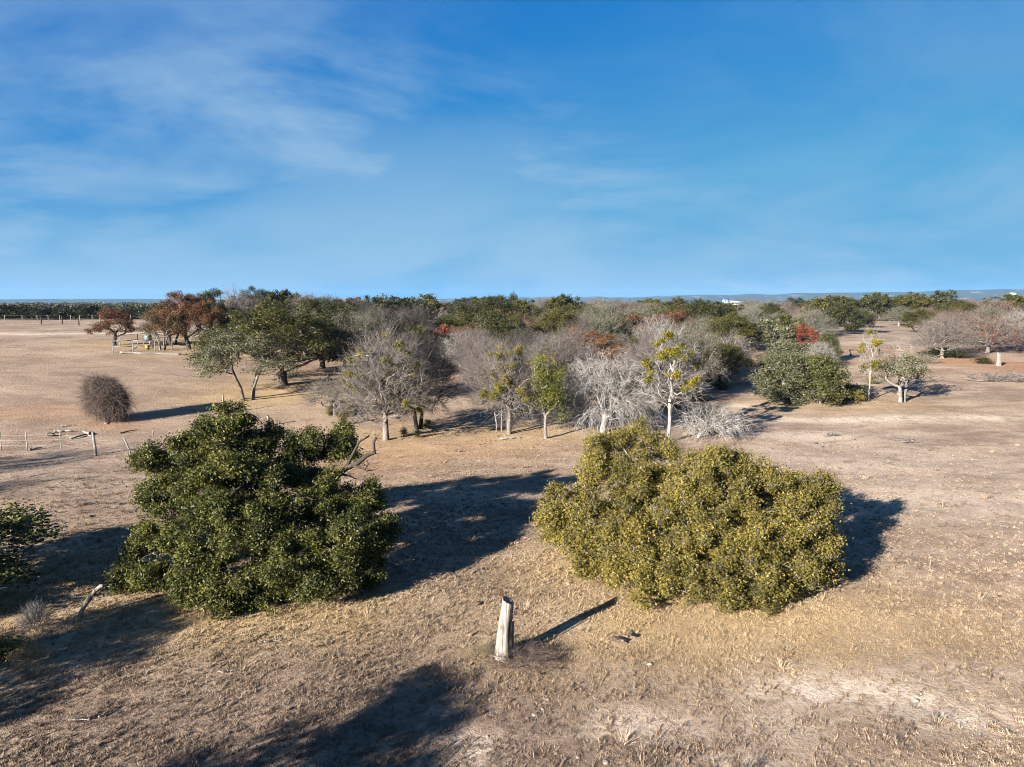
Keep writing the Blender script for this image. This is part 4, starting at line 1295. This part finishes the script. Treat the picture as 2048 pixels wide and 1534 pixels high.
s = depth(gp(992, 862)) / F
b = gp(992, 863)
stick('sapling_stem', offs(b, [(0, 0, -4), (2, 0, 12), (-2, 0, 35), (-6, 0, 70), (-12, 0, 95)], s), .07, .03, M['bark_white'], 'slender pale bent sapling stem left of the forked mistletoe tree', 'sapling',
      side=[(offs(b, [(-1, 0, 30), (8, 1, 36), (12, 1, 40)], s), .025), (offs(b, [(-6, 0, 70), (-16, 1, 84), (-24, 0, 88)], s), .025)])
b = gp(1003, 862)
stick('sapling_stem', offs(b, [(0, 0, -4), (0, 0, 20), (1, 0, 50)], s), .055, .03, M['bark_white'], 'straight pale sapling stem against the forked mistletoe tree', 'sapling',
      side=[(offs(b, [(0, 0, 30), (-6, 1, 40), (-8, 1, 48)], s), .02)])
b = gp(158, 1238)
s = depth(b) / F
stick('leaning_branch', offs(b, [(-4, 0, -6), (4, 0, 12), (16, 2, 34), (30, 4, 52), (44, 6, 66), (50, 6, 66)], s), .085, .055, M['snag'], 'bleached bent branch leaning out of the grass left of the dark oak', 'branch')

# ------------------------------------------------------------------ vine-covered ball of a bush
def tangle(name, p, H, Wd, label):
    rng = np.random.default_rng(71)
    root = link(name, None, None, p)
    tag(root, label, 'bush')
    lob = [(0, 0, H * .57, Wd * .40, Wd * .40, H * .40), (Wd * .14, 0, H * .36, Wd * .36, Wd * .36, H * .36), (-Wd * .2, .1, H * .74, Wd * .26, Wd * .26, H * .24), (Wd * .3, -.2, H * .5, Wd * .2, Wd * .2, H * .22), (-Wd * .3, .2, H * .38, Wd * .2, Wd * .2, H * .2)]
    n = 4200
    S, d, _ = shell_points(lob, n, rng, .55)
    D = unit(np.cross(d, rdirs(n, rng))) + d * .25
    V1, Q1, P1 = twigs(S, D, .55 + .6 * rng.random(n), .013, 3, .25, .6, rng)
    S2, d2, _ = shell_points(lob, 2600, rng, .85)
    V2, Q2, _p = twigs(S2, d2 + rdirs(2600, rng) * .8, .35, .008, 1, .1, .3, rng)
    V1[:, 2] = np.maximum(V1[:, 2], .03); V2[:, 2] = np.maximum(V2[:, 2], .03)
    link('vine_crown', mk_mesh(name + '_crown', np.vstack([V1, V2]), np.vstack([Q1, Q2 + len(V1)]), None, M['twig_vine'], False, np.full(len(V1) + len(V2), .5)), root)
    g = Geo()
    for k in range(7):
        a = rng.uniform(0, 6.28); x, y = math.cos(a) * .4, math.sin(a) * .4
        g.tube(np.array([(x * .5 + .3, y * .5, -.2), (x * .8 + .3, y * .8, .6), (x * 2, y * 2, H * .4), (x * 2.4, y * 2.2, H * .6)]), np.array((.07, .06, .04, .02)), 6)
    g.tube(np.array([(0, 0, H * .62), (-Wd * .35, -.2, H * .55), (-Wd * .62, -.3, H * .53)]), np.array((.06, .05, .035)), 6)
    link('stems', g.mesh(name + '_stems', M['bark_dark'], True), root)


p = gp(212, 842); s = depth(p) / F
tangle('vine_bush', p, 90 * s, 84 * s, 'round brown ball of tangled bare vines alone in the left pasture')

# shrubs at the edge, seedlings under the trees
T('bush', 12, 1325, 48, 85, 'bark_dark', 'leaf_gold', 'dark golden shrub in the shade at the edge of the picture', cat='shrub', name='shrub')
T('shrub', 62, 1330, 50, 70, 'twig_straw', 'twig_straw', 'dry golden brush in the shade beside the golden shrub', cat='shrub', name='shrub')
T('shrub', 70, 1262, 60, 60, 'post', 'twig_white', 'pale broken stub with dry twigs left of the leaning branch', cat='shrub', name='shrub')
seed_l = 'small yellowish seedling growing under the bare trees'
for (px, py, h, w, m_) in ((658, 832, 18, 12, 'leaf_gold'), (685, 835, 22, 26, 'leaf_olive'), (683, 850, 30, 14, 'leaf_gold'), (808, 872, 18, 14, 'leaf_olive'), (834, 875, 16, 12, 'leaf_olive'), (858, 858, 20, 22, 'leaf_dark')):
    T('bush', px, py, h, w, 'bark_dark', m_, seed_l, cat='seedling', name='seedling', group='seedlings under the bare trees')
for (px, py, w) in ((1420, 752, 30), (1445, 735, 24), (1380, 752, 28), (1290, 742, 30), (1500, 735, 30), (950, 770, 34), (1000, 790, 30), (1060, 800, 36), (1140, 815, 40), (1185, 800, 32), (1240, 820, 40), (1290, 830, 40), (1350, 815, 36), (1400, 800, 36), (1440, 780, 32), (1110, 770, 34), (1220, 770, 36)):
    T('bush', px, py, 18, w, 'bark_dark', 'leaf_olive', 'low olive shrub on the rusty floor of the grove', cat='shrub', name='shrub', group='low shrubs on the grove floor')

# ------------------------------------------------------------------ brush piles and fallen wood
def brush(name, p, Wd, H, n, label, mat='twig_white', seed=1, long=False, cat='brush pile'):
    rng = np.random.default_rng(seed)
    root = link(name, None, None, p)
    tag(root, label, cat)
    for k in range(n):
        a = rng.uniform(0, math.pi) if not long else rng.normal(0, .35)
        ln = Wd * rng.uniform(.35, .8)
        c = np.array((rng.uniform(-.3, .3) * Wd, rng.uniform(-.2, .2) * Wd * (.5 if long else 1), rng.uniform(.05, .8) * H))
        d = np.array((math.cos(a), math.sin(a), rng.normal(0, .18)))
        t = np.linspace(-.5, .5, 5)[:, None]
        pts = c + d * t * ln + rng.normal(size=(5, 3)) * np.array((.05, .05, .04)) * ln
        pts[:, 2] = np.clip(pts[:, 2], .03, H * 1.1)
        g = Geo(); g.tube(pts, np.linspace(.032, .010, 5) * rng.uniform(.5, 1.4), 5)
        S = np.repeat(pts[1:], 9, 0)
        V_, Q_, _p = twigs(S, rdirs(len(S), rng) + d * .6, .13 * Wd * rng.uniform(.4, 1.2, len(S)), .010, 2, .1, .7, rng)
        V_[:, 2] = np.maximum(V_[:, 2], .01)
        g.add(V_, Q_)
        link('branch', g.mesh(name + '_branch', M[mat], True), root)
    return root


def by_px(px, py, wpx): p = gp(px, py); return p, wpx * depth(p) / F


p, w = by_px(1856, 727, 46); brush('brush_pile', p, w * 1.2, 1.1, 20, 'heaped grey brush pile at the edge of the rusty litter', mat='twig_grey', seed=2)
p, w = by_px(1985, 762, 80); brush('brush_pile', p, w * 1.2, 1.3, 20, 'long bleached brush pile lying in the open pasture', mat='twig_grey', seed=3, long=True)
p, w = by_px(2045, 765, 70); brush('brush_pile', p, w * 1.1, 1.0, 16, 'grey brush pile cut by the edge of the picture', mat='twig_grey', seed=4, long=True)
p, w = by_px(1240, 1284, 50); brush('dry_twigs', p, w * .8, .35, 5, 'dark twiggy dead branch right of the pale dead trunk', 'twig_vine', 5, cat='branch')
p, w = by_px(1662, 873, 50); brush('fallen_branch', p, w, .25, 4, 'broken pale branch on the open pasture behind the yellow-green oak', 'twig_grey', 6, True, cat='branch')
p, w = by_px(1806, 884, 50); brush('fallen_branch', p, w, .3, 5, 'broken dark-shaded branch right of the other one on open pasture', 'twig_grey', 7, cat='branch')
p, w = by_px(1290, 865, 90); brush('fallen_branch', p, w, .8, 9, 'white dead branches heaped below the tall white trunk', 'twig_white', 8, cat='branch')


def log(px0, py0, px1, py1, r0, label, mat='snag', cat='log', arch=.03, r1=None, name='fallen_log', group=None):
    a, b = gp(px0, py0), gp(px1, py1)
    rng = np.random.default_rng(int(px0 * 7 + py0))
    t = np.linspace(0, 1, 6)[:, None]
    pts = a + (b - a) * t
    ln = np.linalg.norm(b - a)
    pts[1:-1] += rng.normal(size=(4, 3)) * ln * .04
    for q in pts: q[2] = ground_z(q[0], q[1]) + r0 * .8 + abs(rng.normal()) * arch
    return stick(name, pts, r0, r1 or r0 * .5, M[mat], label, cat, 7, group=group)


log(108, 866, 145, 864, .11, 'straight bleached log in the left pasture beyond the wire fence')
log(122, 855, 150, 852, .06, 'thin pale log behind the straight bleached log')
log(140, 880, 190, 868, .08, 'crooked grey branch on the ground behind the curved fence post', 'post')
log(168, 866, 184, 874, .09, 'short pale log end lying across the crooked grey branch')
log(240, 868, 275, 862, .06, 'dark thin branch on the ground below the vine ball', 'bark_dark')
log(58, 902, 84, 898, .09, 'pale plank-like log lying at the wire fence')
log(203, 835, 213, 850, .05, 'pale thin stick at the foot of the vine ball')
log(96, 872, 108, 873, .14, 'dark stump end lying in the left pasture', 'bark_dark', r1=.12)
log(138, 1446, 180, 1444, .026, 'thin bleached stick in the shaded foreground grass')
log(198, 1440, 224, 1424, .026, 'thin bent bleached stick beside the other foreground stick')
log(438, 1350, 478, 1342, .026, 'pale stick on the grass below the dark green oak')
log(528, 1290, 568, 1280, .03, 'grey stick near the foot of the dark green oak', 'post')
log(1000, 880, 1040, 878, .09, 'pale rotten log in front of the forked mistletoe tree', 'post')
log(1320, 742, 1400, 738, .16, 'long fallen log on the rusty floor of the grove', 'post')
log(1180, 878, 1215, 872, .08, 'dark branch on the straw in front of the collapsed dead tree', 'bark_dark')
log(1700, 712, 1735, 690, .12, 'pale fallen limb beside the olive juniper')

# stones and clods
def stone(p, s, seed, mat, label, cat, name, group=None):
    rng = np.random.default_rng(seed)
    nu, nv = 8, 5
    V = []
    for j in range(nv + 1):
        ph = math.pi * j / nv
        for i in range(nu):
            a = 2 * math.pi * i / nu
            r = 1 + .22 * rng.normal() * math.sin(ph)
            V.append((math.sin(ph) * math.cos(a) * r * s, math.sin(ph) * math.sin(a) * r * s * .8, -math.cos(ph) * s * .5 + s * .25))
    i = np.arange(nv)[:, None] * nu; j = np.arange(nu)[None]; j2 = (j + 1) % nu
    Q = np.stack([i + j, i + j2, i + nu + j2, i + nu + j], -1).reshape(-1, 4)
    o = link(name, mk_mesh(name, np.array(V), Q, None, M[mat], False), None, p)
    o.rotation_euler = (0, 0, rng.uniform(0, 6))
    return tag(o, label, cat, group)


for k, (px, py, s) in enumerate(((1095, 1402, .07), (1090, 1408, .06), (1085, 1420, .05), (1068, 1434, .07), (1055, 1440, .04), (1300, 1332, .09), (1046, 1254, .05), (1832, 1404, .07), (1840, 1390, .06), (1935, 1385, .06),
                                  (1470, 1478, .04), (1212, 1530, .09), (975, 1476, .05), (1155, 1518, .05), (1192, 1424, .04), (1195, 1400, .03))):
    stone(gp(px, py), s, 100 + k, 'limestone', 'small pale stone in the foreground grass', 'stone', 'stone', 'pale stones in the foreground grass')
for k, (px, py, s) in enumerate(((956, 1209, .12), (946, 1208, .07), (1338, 1214, .1), (1205, 1145, .12), (1998, 1195, .09), (1985, 1193, .06), (1480, 900, .14), (1632, 888, .14), (1645, 895, .12), (1660, 893, .1), (1880, 1010, .12), (165, 970, .12), (180, 1035, .14), (240, 1010, .1))):
    stone(gp(px, py), s, 200 + k, 'dung', 'small dark clod lying on the dry pasture', 'clod', 'clod', 'dark clods on the pasture')

# ------------------------------------------------------------------ fences and pen
def post_mesh(nm, h, r, mat, bend=0., sides=7):
    g = Geo()
    pts = np.array([(0, 0, -.3), (bend * .1, 0, h * .3), (bend * .5, 0, h * .65), (bend, 0, h)])
    g.tube(pts, np.array((r * 1.1, r, r * .95, r * .8)), sides)
    return g.mesh(nm, mat, True)


fence = link('wire_fence', None, None, gp(190, 912))
tag(fence, 'old wire fence of mixed curved wooden and steel posts left of the dark oak', 'fence')
tops = []
for (px, py, h, r, m_, bend) in ((-60, 900, 1.35, .03, 'steel', 0), (3, 902, 1.3, .03, 'post', 0), (55, 902, 1.3, .035, 'steel', -.02), (122, 900, 1.2, .022, 'steel', 0), (192, 912, 1.55, .085, 'post', -.12), (262, 916, 1.35, .05, 'post', -.42), (308, 897, 1.25, .03, 'post', 0), (372, 905, 1.3, .05, 'post', 0), (450, 905, 1.3, .05, 'post', .1), (603, 910, 1.3, .06, 'post', 0)):
    q = gp(px, py)
    o = link('post', post_mesh('fence_post', h, r, M[m_], bend), fence, Vector(q) - fence.location)
    tops.append(q - np.array(fence.location))
for h in (.35, .7, 1.05):
    g = Geo(); g.tube(np.array([t + np.array((0, -.05, h)) for t in tops]), .004, 3)
    link('wire', g.mesh('wire', M['wire']), fence)

fence2 = link('pasture_fence', None, None, gp(120, 641))
tag(fence2, 'thin post fence along the crest of the left pasture', 'fence')
tops = []
pm = post_mesh('crest_post', 1.25, .07, M['post'])
for px in (-30, 10, 45, 75, 97, 120, 142, 160, 185, 200, 262, 285):
    q = gp(px, 642.5)
    link('post', pm, fence2, Vector(q) - fence2.location)
    tops.append(q - np.array(fence2.location))
for h in (.6, 1.1):
    g = Geo(); g.tube(np.array([t + np.array((0, -.1, h)) for t in tops]), .004, 3)
    link('wire', g.mesh('wire', M['wire']), fence2)
for (px, py, h, lab) in ((83, 649, 1.3, 'lone fence post standing in front of the crest fence'), (125, 648, 1.4, 'second lone post near the crest fence'), (158, 651, 1.5, 'dark thick post in front of the crest fence')):
    o = link('post', post_mesh('field_post', h, .11, M['bark_dark']), None, gp(px, py)); tag(o, lab, 'post')

pen = link('stock_pen', None, None, gp(300, 700))
tag(pen, 'stock pen of pale pipe rails under the brown oaks', 'pen')
org = np.array(pen.location)
corners = [gp(226, 706), gp(266, 705), gp(310, 704), gp(345, 702), gp(375, 703), gp(402, 698), gp(400, 684), gp(330, 686), gp(276, 690), gp(240, 694), gp(226, 706)]
pmesh = post_mesh('pen_post', 1.4, .055, M['pipe'])
for c in corners[:-1]: link('post', pmesh, pen, Vector(c - org))
for a, b in zip(corners[:-1], corners[1:]):
    for h in (.7, 1.38):
        g = Geo(); g.tube(np.array([a - org + (0, 0, h), b - org + (0, 0, h)]), .03, 5)
        link('rail', g.mesh('pen_rail', M['pipe']), pen)
log(240, 707, 362, 711, .13, 'long pale pipe lying on the ground before the stock pen', 'post', 'pipe', 0., .12, 'ground_pipe')
# blue water tank on a frame with trough
p = gp(297, 692); tk = link('water_tank', None, None, p); tag(tk, 'pale blue stock tank on legs inside the pen', 'tank')
g = Geo(); a = np.linspace(0, 1, 2)
g.tube(np.array([(0, 0, .7), (0, 0, 1.4)]), .42, 14); link('tank', g.mesh('tank', M['blue'], False), tk)
for sx in (-.4, .4):
    for sy in (-.4, .4):
        g = Geo(); g.tube(np.array([(sx, sy, -.1), (sx, sy, .72)]), .05, 6); link('leg', g.mesh('tank_leg', M['pipe']), tk)
p = gp(295, 698); tb = link('bucket', None, None, p); tag(tb, 'small yellow tub on the ground in the pen', 'tub')
g = Geo(); ang = np.arange(14) * 2 * math.pi / 14
g.tube(np.array([(0, 0, 0), (0, 0, .5)]), np.array((.2, .28)), 14); link('body', g.mesh('tub_body', M['yellow']), tb)
g = Geo(); g.tube(np.array([(.29 * math.cos(t), .29 * math.sin(t), .5) for t in np.linspace(0, 2 * math.pi, 15)]), .03, 5); link('rim', g.mesh('tub_rim', M['yellow']), tb)
p = gp(457, 681); tr = link('feed_trough', None, None, p); tag(tr, 'white feed trough on the shaded straw between the oaks', 'trough')
g = Geo(); g.box((-1.3, -.35, .25), (1.3, .35, .33)); g.box((-1.3, -.35, .33), (1.3, -.29, .75)); g.box((-1.3, .29, .33), (1.3, .35, .75)); g.box((-1.3, -.29, .33), (-1.24, .29, .75)); g.box((1.24, -.29, .33), (1.3, .29, .75))
link('body', g.mesh('trough_body', M['white']), tr)
for sx in (-1, 1):
    g = Geo(); g.box((sx - .08, -.3, -.1), (sx + .08, .3, .25)); link('leg', g.mesh('trough_leg', M['pipe']), tr)


# ------------------------------------------------------------------ far buildings
def house(name, px, py, wpx, hpx, dep, wall, roof, label, n_win, Y=None):
    p = gp(px, py) if Y is None else at(px, py, Y)
    p[2] = ground_z(p[0], p[1]) if Y is None else p[2]
    s = depth(p) / F
    Wd, H = wpx * s, hpx * s
    root = link(name, None, None, p); tag(root, label, 'building')
    h1 = H * .72
    g = Geo(); g.box((-Wd / 2, -dep / 2, -3), (Wd / 2, dep / 2, h1)); link('wall', g.mesh(name + '_wall', M[wall]), root)
    g = Geo()
    e = .4; x0, x1 = -Wd / 2 - e, Wd / 2 + e; y0, y1 = -dep / 2 - e, dep / 2 + e; zr = H
    Vr = [(x0, y0, h1 - .1), (x1, y0, h1 - .1), (x1, 0, zr), (x0, 0, zr), (x0, y1, h1 - .1), (x1, y1, h1 - .1)]
    Vr2 = [(a, b_, c + .18) for a, b_, c in Vr]
    g.add(Vr + Vr2, [(0, 1, 2, 3), (3, 2, 5, 4), (6, 9, 8, 7), (9, 10, 11, 8), (0, 6, 7, 1), (4, 5, 11, 10), (0, 3, 9, 6), (3, 4, 10, 9), (1, 7, 8, 2), (2, 8, 11, 5)])
    link('roof', g.mesh(name + '_roof', M[roof]), root)
    for k in range(n_win):
        x = -Wd / 2 + Wd * (k + .7) / (n_win + .4)
        g = Geo(); g.box((x - .6, -dep / 2 - .05, h1 * .35), (x + .6, -dep / 2 + .05, h1 * .75)); w = link('window', g.mesh(name + '_window', M['window']), root)
        g = Geo()
        for (u0, u1, v0, v1) in ((-.7, .7, h1 * .75, h1 * .75 + .1), (-.7, .7, h1 * .35 - .1, h1 * .35), (-.7, -.6, h1 * .35, h1 * .75), (.6, .7, h1 * .35, h1 * .75)):
            g.box((x + u0, -dep / 2 - .08, v0), (x + u1, -dep / 2 + .02, v1))
        link('frame', g.mesh(name + '_frame', M['white']), w)
    g = Geo(); x = -Wd / 2 + Wd * .12; g.box((x - .5, -dep / 2 - .05, 0), (x + .5, -dep / 2 + .06, h1 * .72)); link('door', g.mesh(name + '_door', M['roof_grey']), root)


house('long_house', 1470, 609, 22, 7.0, 9, 'white', 'white', 'long low white building on the far pale field', 5, Y=560)
house('shed', 1451, 604, 11, 6.5, 8, 'wall_blue', 'roof_blue', 'small shed with a blue roof behind the long white building', 2, Y=640)
house('farmhouse', 2026, 588, 11, 2.6, 9, 'wall_blue', 'roof_grey', 'white farm building on the far rise at the edge of the picture', 2, Y=1150)

# ------------------------------------------------------------------ dry grass
def tuft(nm, seed, n, h, spread, mat):
    rng = np.random.default_rng(seed)
    a = rng.uniform(0, 6.28, n)
    S = np.stack([np.cos(a), np.sin(a), np.zeros(n)], 1) * rng.random((n, 1)) * spread * .5
    D = np.stack([np.cos(a) * .7, np.sin(a) * .7, np.ones(n) * .8], 1) + rng.normal(size=(n, 3)) * .3
    D = unit(D); ln = h * (.5 + rng.random(n)); w = .006
    W_ = unit(np.cross(D, np.array((0, 0, 1.0)))) * w
    tip = S + D * ln[:, None] + np.stack([np.cos(a), np.sin(a), -np.ones(n) * .3], 1) * (ln * .25)[:, None]
    mid = S + D * (ln * .6)[:, None]
    V = np.stack([S - W_, S + W_, mid + W_ * .8, mid - W_ * .8, tip], 1).reshape(-1, 3)
    b = np.arange(n)[:, None] * 5
    return mk_mesh(nm, V, np.hstack([b, b + 1, b + 2, b + 3]), np.hstack([b + 3, b + 2, b + 4]), mat, False)


gmats, gnt, gno = new_mat('dry_grass_blade')
oi = N(gnt, 'ShaderNodeObjectInfo')
g2 = N(gnt, 'ShaderNodeNewGeometry')
nz = N(gnt, 'ShaderNodeTexNoise', inp={'Scale': .35, 'Detail': 4.0})
L(gnt, g2.outputs['Position'], nz.inputs['Vector'])
ad = N(gnt, 'ShaderNodeMath', operation='MULTIPLY_ADD', inp={1: .65})
L(gnt, oi.outputs['Random'], ad.inputs[0])
sb = N(gnt, 'ShaderNodeMath', operation='MULTIPLY_ADD', inp={1: .9, 2: -.28})
L(gnt, nz.outputs[0], sb.inputs[0]); L(gnt, sb.outputs[0], ad.inputs[2])
rp = ramp(gnt, [(.08, (.075, .056, .048)), (.4, (.215, .163, .122)), (.7, (.345, .272, .205)), (.95, (.44, .365, .28))])
L(gnt, ad.outputs[0], rp.inputs[0])
gcol = rp.outputs[0]
for an, ac, af in (('mauve', (.135, .102, .088), .65), ('straw', (.43, .325, .175), .7), ('rust', (.30, .155, .08), .8)):
    an_ = N(gnt, 'ShaderNodeAttribute', attribute_name=an, attribute_type='INSTANCER')
    am_ = N(gnt, 'ShaderNodeMath', operation='MULTIPLY', use_clamp=True, inp={1: af})
    L(gnt, an_.outputs['Fac'], am_.inputs[0])
    ax_ = N(gnt, 'ShaderNodeMix', data_type='RGBA')
    ax_.inputs[7].default_value = (*ac, 1)
    L(gnt, am_.outputs[0], ax_.inputs[0]); L(gnt, gcol, ax_.inputs[6])
    gcol = ax_.outputs[2]
gk_ = N(gnt, 'ShaderNodeMix', data_type='RGBA', blend_type='MULTIPLY', inp={0: 1.0})
gk_.inputs[7].default_value = (.85, .825, .785, 1)
L(gnt, gcol, gk_.inputs[6]); gcol = gk_.outputs[2]
pb = N(gnt, 'ShaderNodeBsdfDiffuse', inp={'Roughness': .5})
tb_ = N(gnt, 'ShaderNodeBsdfTranslucent')
L(gnt, gcol, pb.inputs[0]); L(gnt, gcol, tb_.inputs[0])
mx = N(gnt, 'ShaderNodeMixShader', inp={0: .2})
L(gnt, pb.outputs[0], mx.inputs[1]); L(gnt, tb_.outputs[0], mx.inputs[2]); L(gnt, mx.outputs[0], gno.inputs[0])

tcol = bpy.data.collections.new('grass_tufts')
for k in range(4):
    tcol.objects.link(bpy.data.objects.new('grass_tuft', tuft('grass_tuft', 300 + k, 18, (.027, .034, .046, .066)[k], (.16, .16, .14, .10)[k], gmats)))
gxs = np.arange(-84, 84.1, .9); gys = np.arange(11.5, 105, .9)
GX, GY = np.meshgrid(gxs, gys)
inview = np.abs(GX) < GY * .76 + 4
GV = np.stack([GX, GY, terrain(GX, GY)], -1).reshape(-1, 3)
i0 = (np.arange(len(gys) - 1)[:, None] * len(gxs) + np.arange(len(gxs) - 1)[None]).ravel()
GQ = np.stack([i0, i0 + 1, i0 + 1 + len(gxs), i0 + len(gxs)], 1)
iv = inview.ravel()
GQ = GQ[iv[GQ].any(1)]
gdist = np.hypot(GV[:, 0], GV[:, 1])
dens = 120 * np.interp(gdist, [14, 22, 30, 40, 54, 60], [1, .85, .42, .12, .01, 0]) * (.45 + 1.1 * vnoise(GV[:, 0] * .6, GV[:, 1] * .6, 31))
dens *= 1 - .85 * np.clip(blobs([(1640, 1380, 2.6, .8, 1), (1800, 1400, 2.2, .8, .9), (1930, 1440, 1.6, .6, .9), (1880, 1350, 2.5, .6, .7), (1290, 1455, 1.6, .6, .8)], GV[:, 0], GV[:, 1]), 0, 1)
tone = lambda lst: blobs(lst, GV[:, 0], GV[:, 1]) * (0.65 + 0.7 * vnoise(GV[:, 0] * .5, GV[:, 1] * .5, 11))
dens *= 1 - .9 * np.clip(tone(PALE), 0, 1)
gme = mk_mesh('dry_grass', GV, GQ, None, gmats, False, extra={'dens': dens, 'straw': tone(STRAW), 'rust': tone(RUST), 'mauve': tone(MAUVE)})
gob = link('dry_grass', gme)
gob['kind'] = 'stuff'
tag(gob, 'short dry winter grass covering the pasture', 'grass')
def add_scatter(gob, tcol, seed):
    ng = bpy.data.node_groups.new('grass_scatter', 'GeometryNodeTree')
    ng.interface.new_socket('Geometry', in_out='INPUT', socket_type='NodeSocketGeometry')
    ng.interface.new_socket('Geometry', in_out='OUTPUT', socket_type='NodeSocketGeometry')
    gi = ng.nodes.new('NodeGroupInput'); go = ng.nodes.new('NodeGroupOutput')
    dp = ng.nodes.new('GeometryNodeDistributePointsOnFaces'); dp.inputs['Seed'].default_value = seed
    na = ng.nodes.new('GeometryNodeInputNamedAttribute'); na.data_type = 'FLOAT'; na.inputs[0].default_value = 'dens'
    ci = ng.nodes.new('GeometryNodeCollectionInfo'); ci.inputs[0].default_value = tcol; ci.inputs[1].default_value = True; ci.inputs[2].default_value = True
    ip = ng.nodes.new('GeometryNodeInstanceOnPoints'); ip.inputs['Pick Instance'].default_value = True
    rv = ng.nodes.new('FunctionNodeRandomValue'); rv.data_type = 'FLOAT_VECTOR'
    rv.inputs[0].default_value = (-.25, -.25, 0); rv.inputs[1].default_value = (.25, .25, 6.28)
    rsn = ng.nodes.new('FunctionNodeRandomValue'); rsn.data_type = 'FLOAT'
    rsn.inputs[2].default_value = .6; rsn.inputs[3].default_value = 1.5
    ng.links.new(gi.outputs[0], dp.inputs['Mesh']); ng.links.new(na.outputs[0], dp.inputs['Density'])
    ng.links.new(dp.outputs['Points'], ip.inputs['Points']); ng.links.new(ci.outputs[0], ip.inputs['Instance'])
    ng.links.new(rv.outputs[0], ip.inputs['Rotation']); ng.links.new(rsn.outputs[1], ip.inputs['Scale'])
    ng.links.new(ip.outputs[0], go.inputs[0])
    md = gob.modifiers.new('scatter', 'NODES'); md.node_group = ng


add_scatter(gob, tcol, 4)
# taller tussocks and weeds standing out of the short grass
wcol = bpy.data.collections.new('grass_tussocks')
for k in range(3):
    wcol.objects.link(bpy.data.objects.new('grass_tussock', tuft('grass_tussock', 320 + k, 46, (.16, .22, .13)[k], (.26, .20, .32)[k], gmats)))
wd = .10 + 1.5 * tone([(150, 1010, 7, 5, 1), (90, 1150, 5, 4, 1), (230, 1080, 4, 3, .8), (200, 1260, 4, 2, .7), (1010, 1318, .8, .5, 3), (520, 1240, 5, 2, .5), (1400, 1240, 7, 3, .35), (250, 905, 9, 3, .5)])
wd *= np.interp(gdist, [14, 45, 60], [1, .8, 0])
wme = mk_mesh('tall_dry_grass', GV, GQ, None, gmats, False, extra={'dens': wd, 'straw': tone(STRAW), 'rust': tone(RUST), 'mauve': tone(MAUVE) * .3})
wob_ = link('tall_dry_grass', wme)
wob_['kind'] = 'stuff'
tag(wob_, 'scattered taller tussocks of bleached grass and weeds', 'grass')
add_scatter(wob_, wcol, 9)

# ------------------------------------------------------------------ haze over the plain
hm, hnt, ho = new_mat('haze_air')
pv = N(hnt, 'ShaderNodeVolumePrincipled', inp={'Density': 4.5e-5, 'Anisotropy': 0.0})
pv.inputs['Color'].default_value = (.17, .36, .62, 1)
L(hnt, pv.outputs[0], ho.inputs['Volume'])
g = Geo(); g.box((-14500, -300, -60), (14500, 14000, 215))
hz = link('haze', g.mesh('haze', hm)); hz['kind'] = 'stuff'
tag(hz, 'thin blue haze lying over the far plain', 'haze')
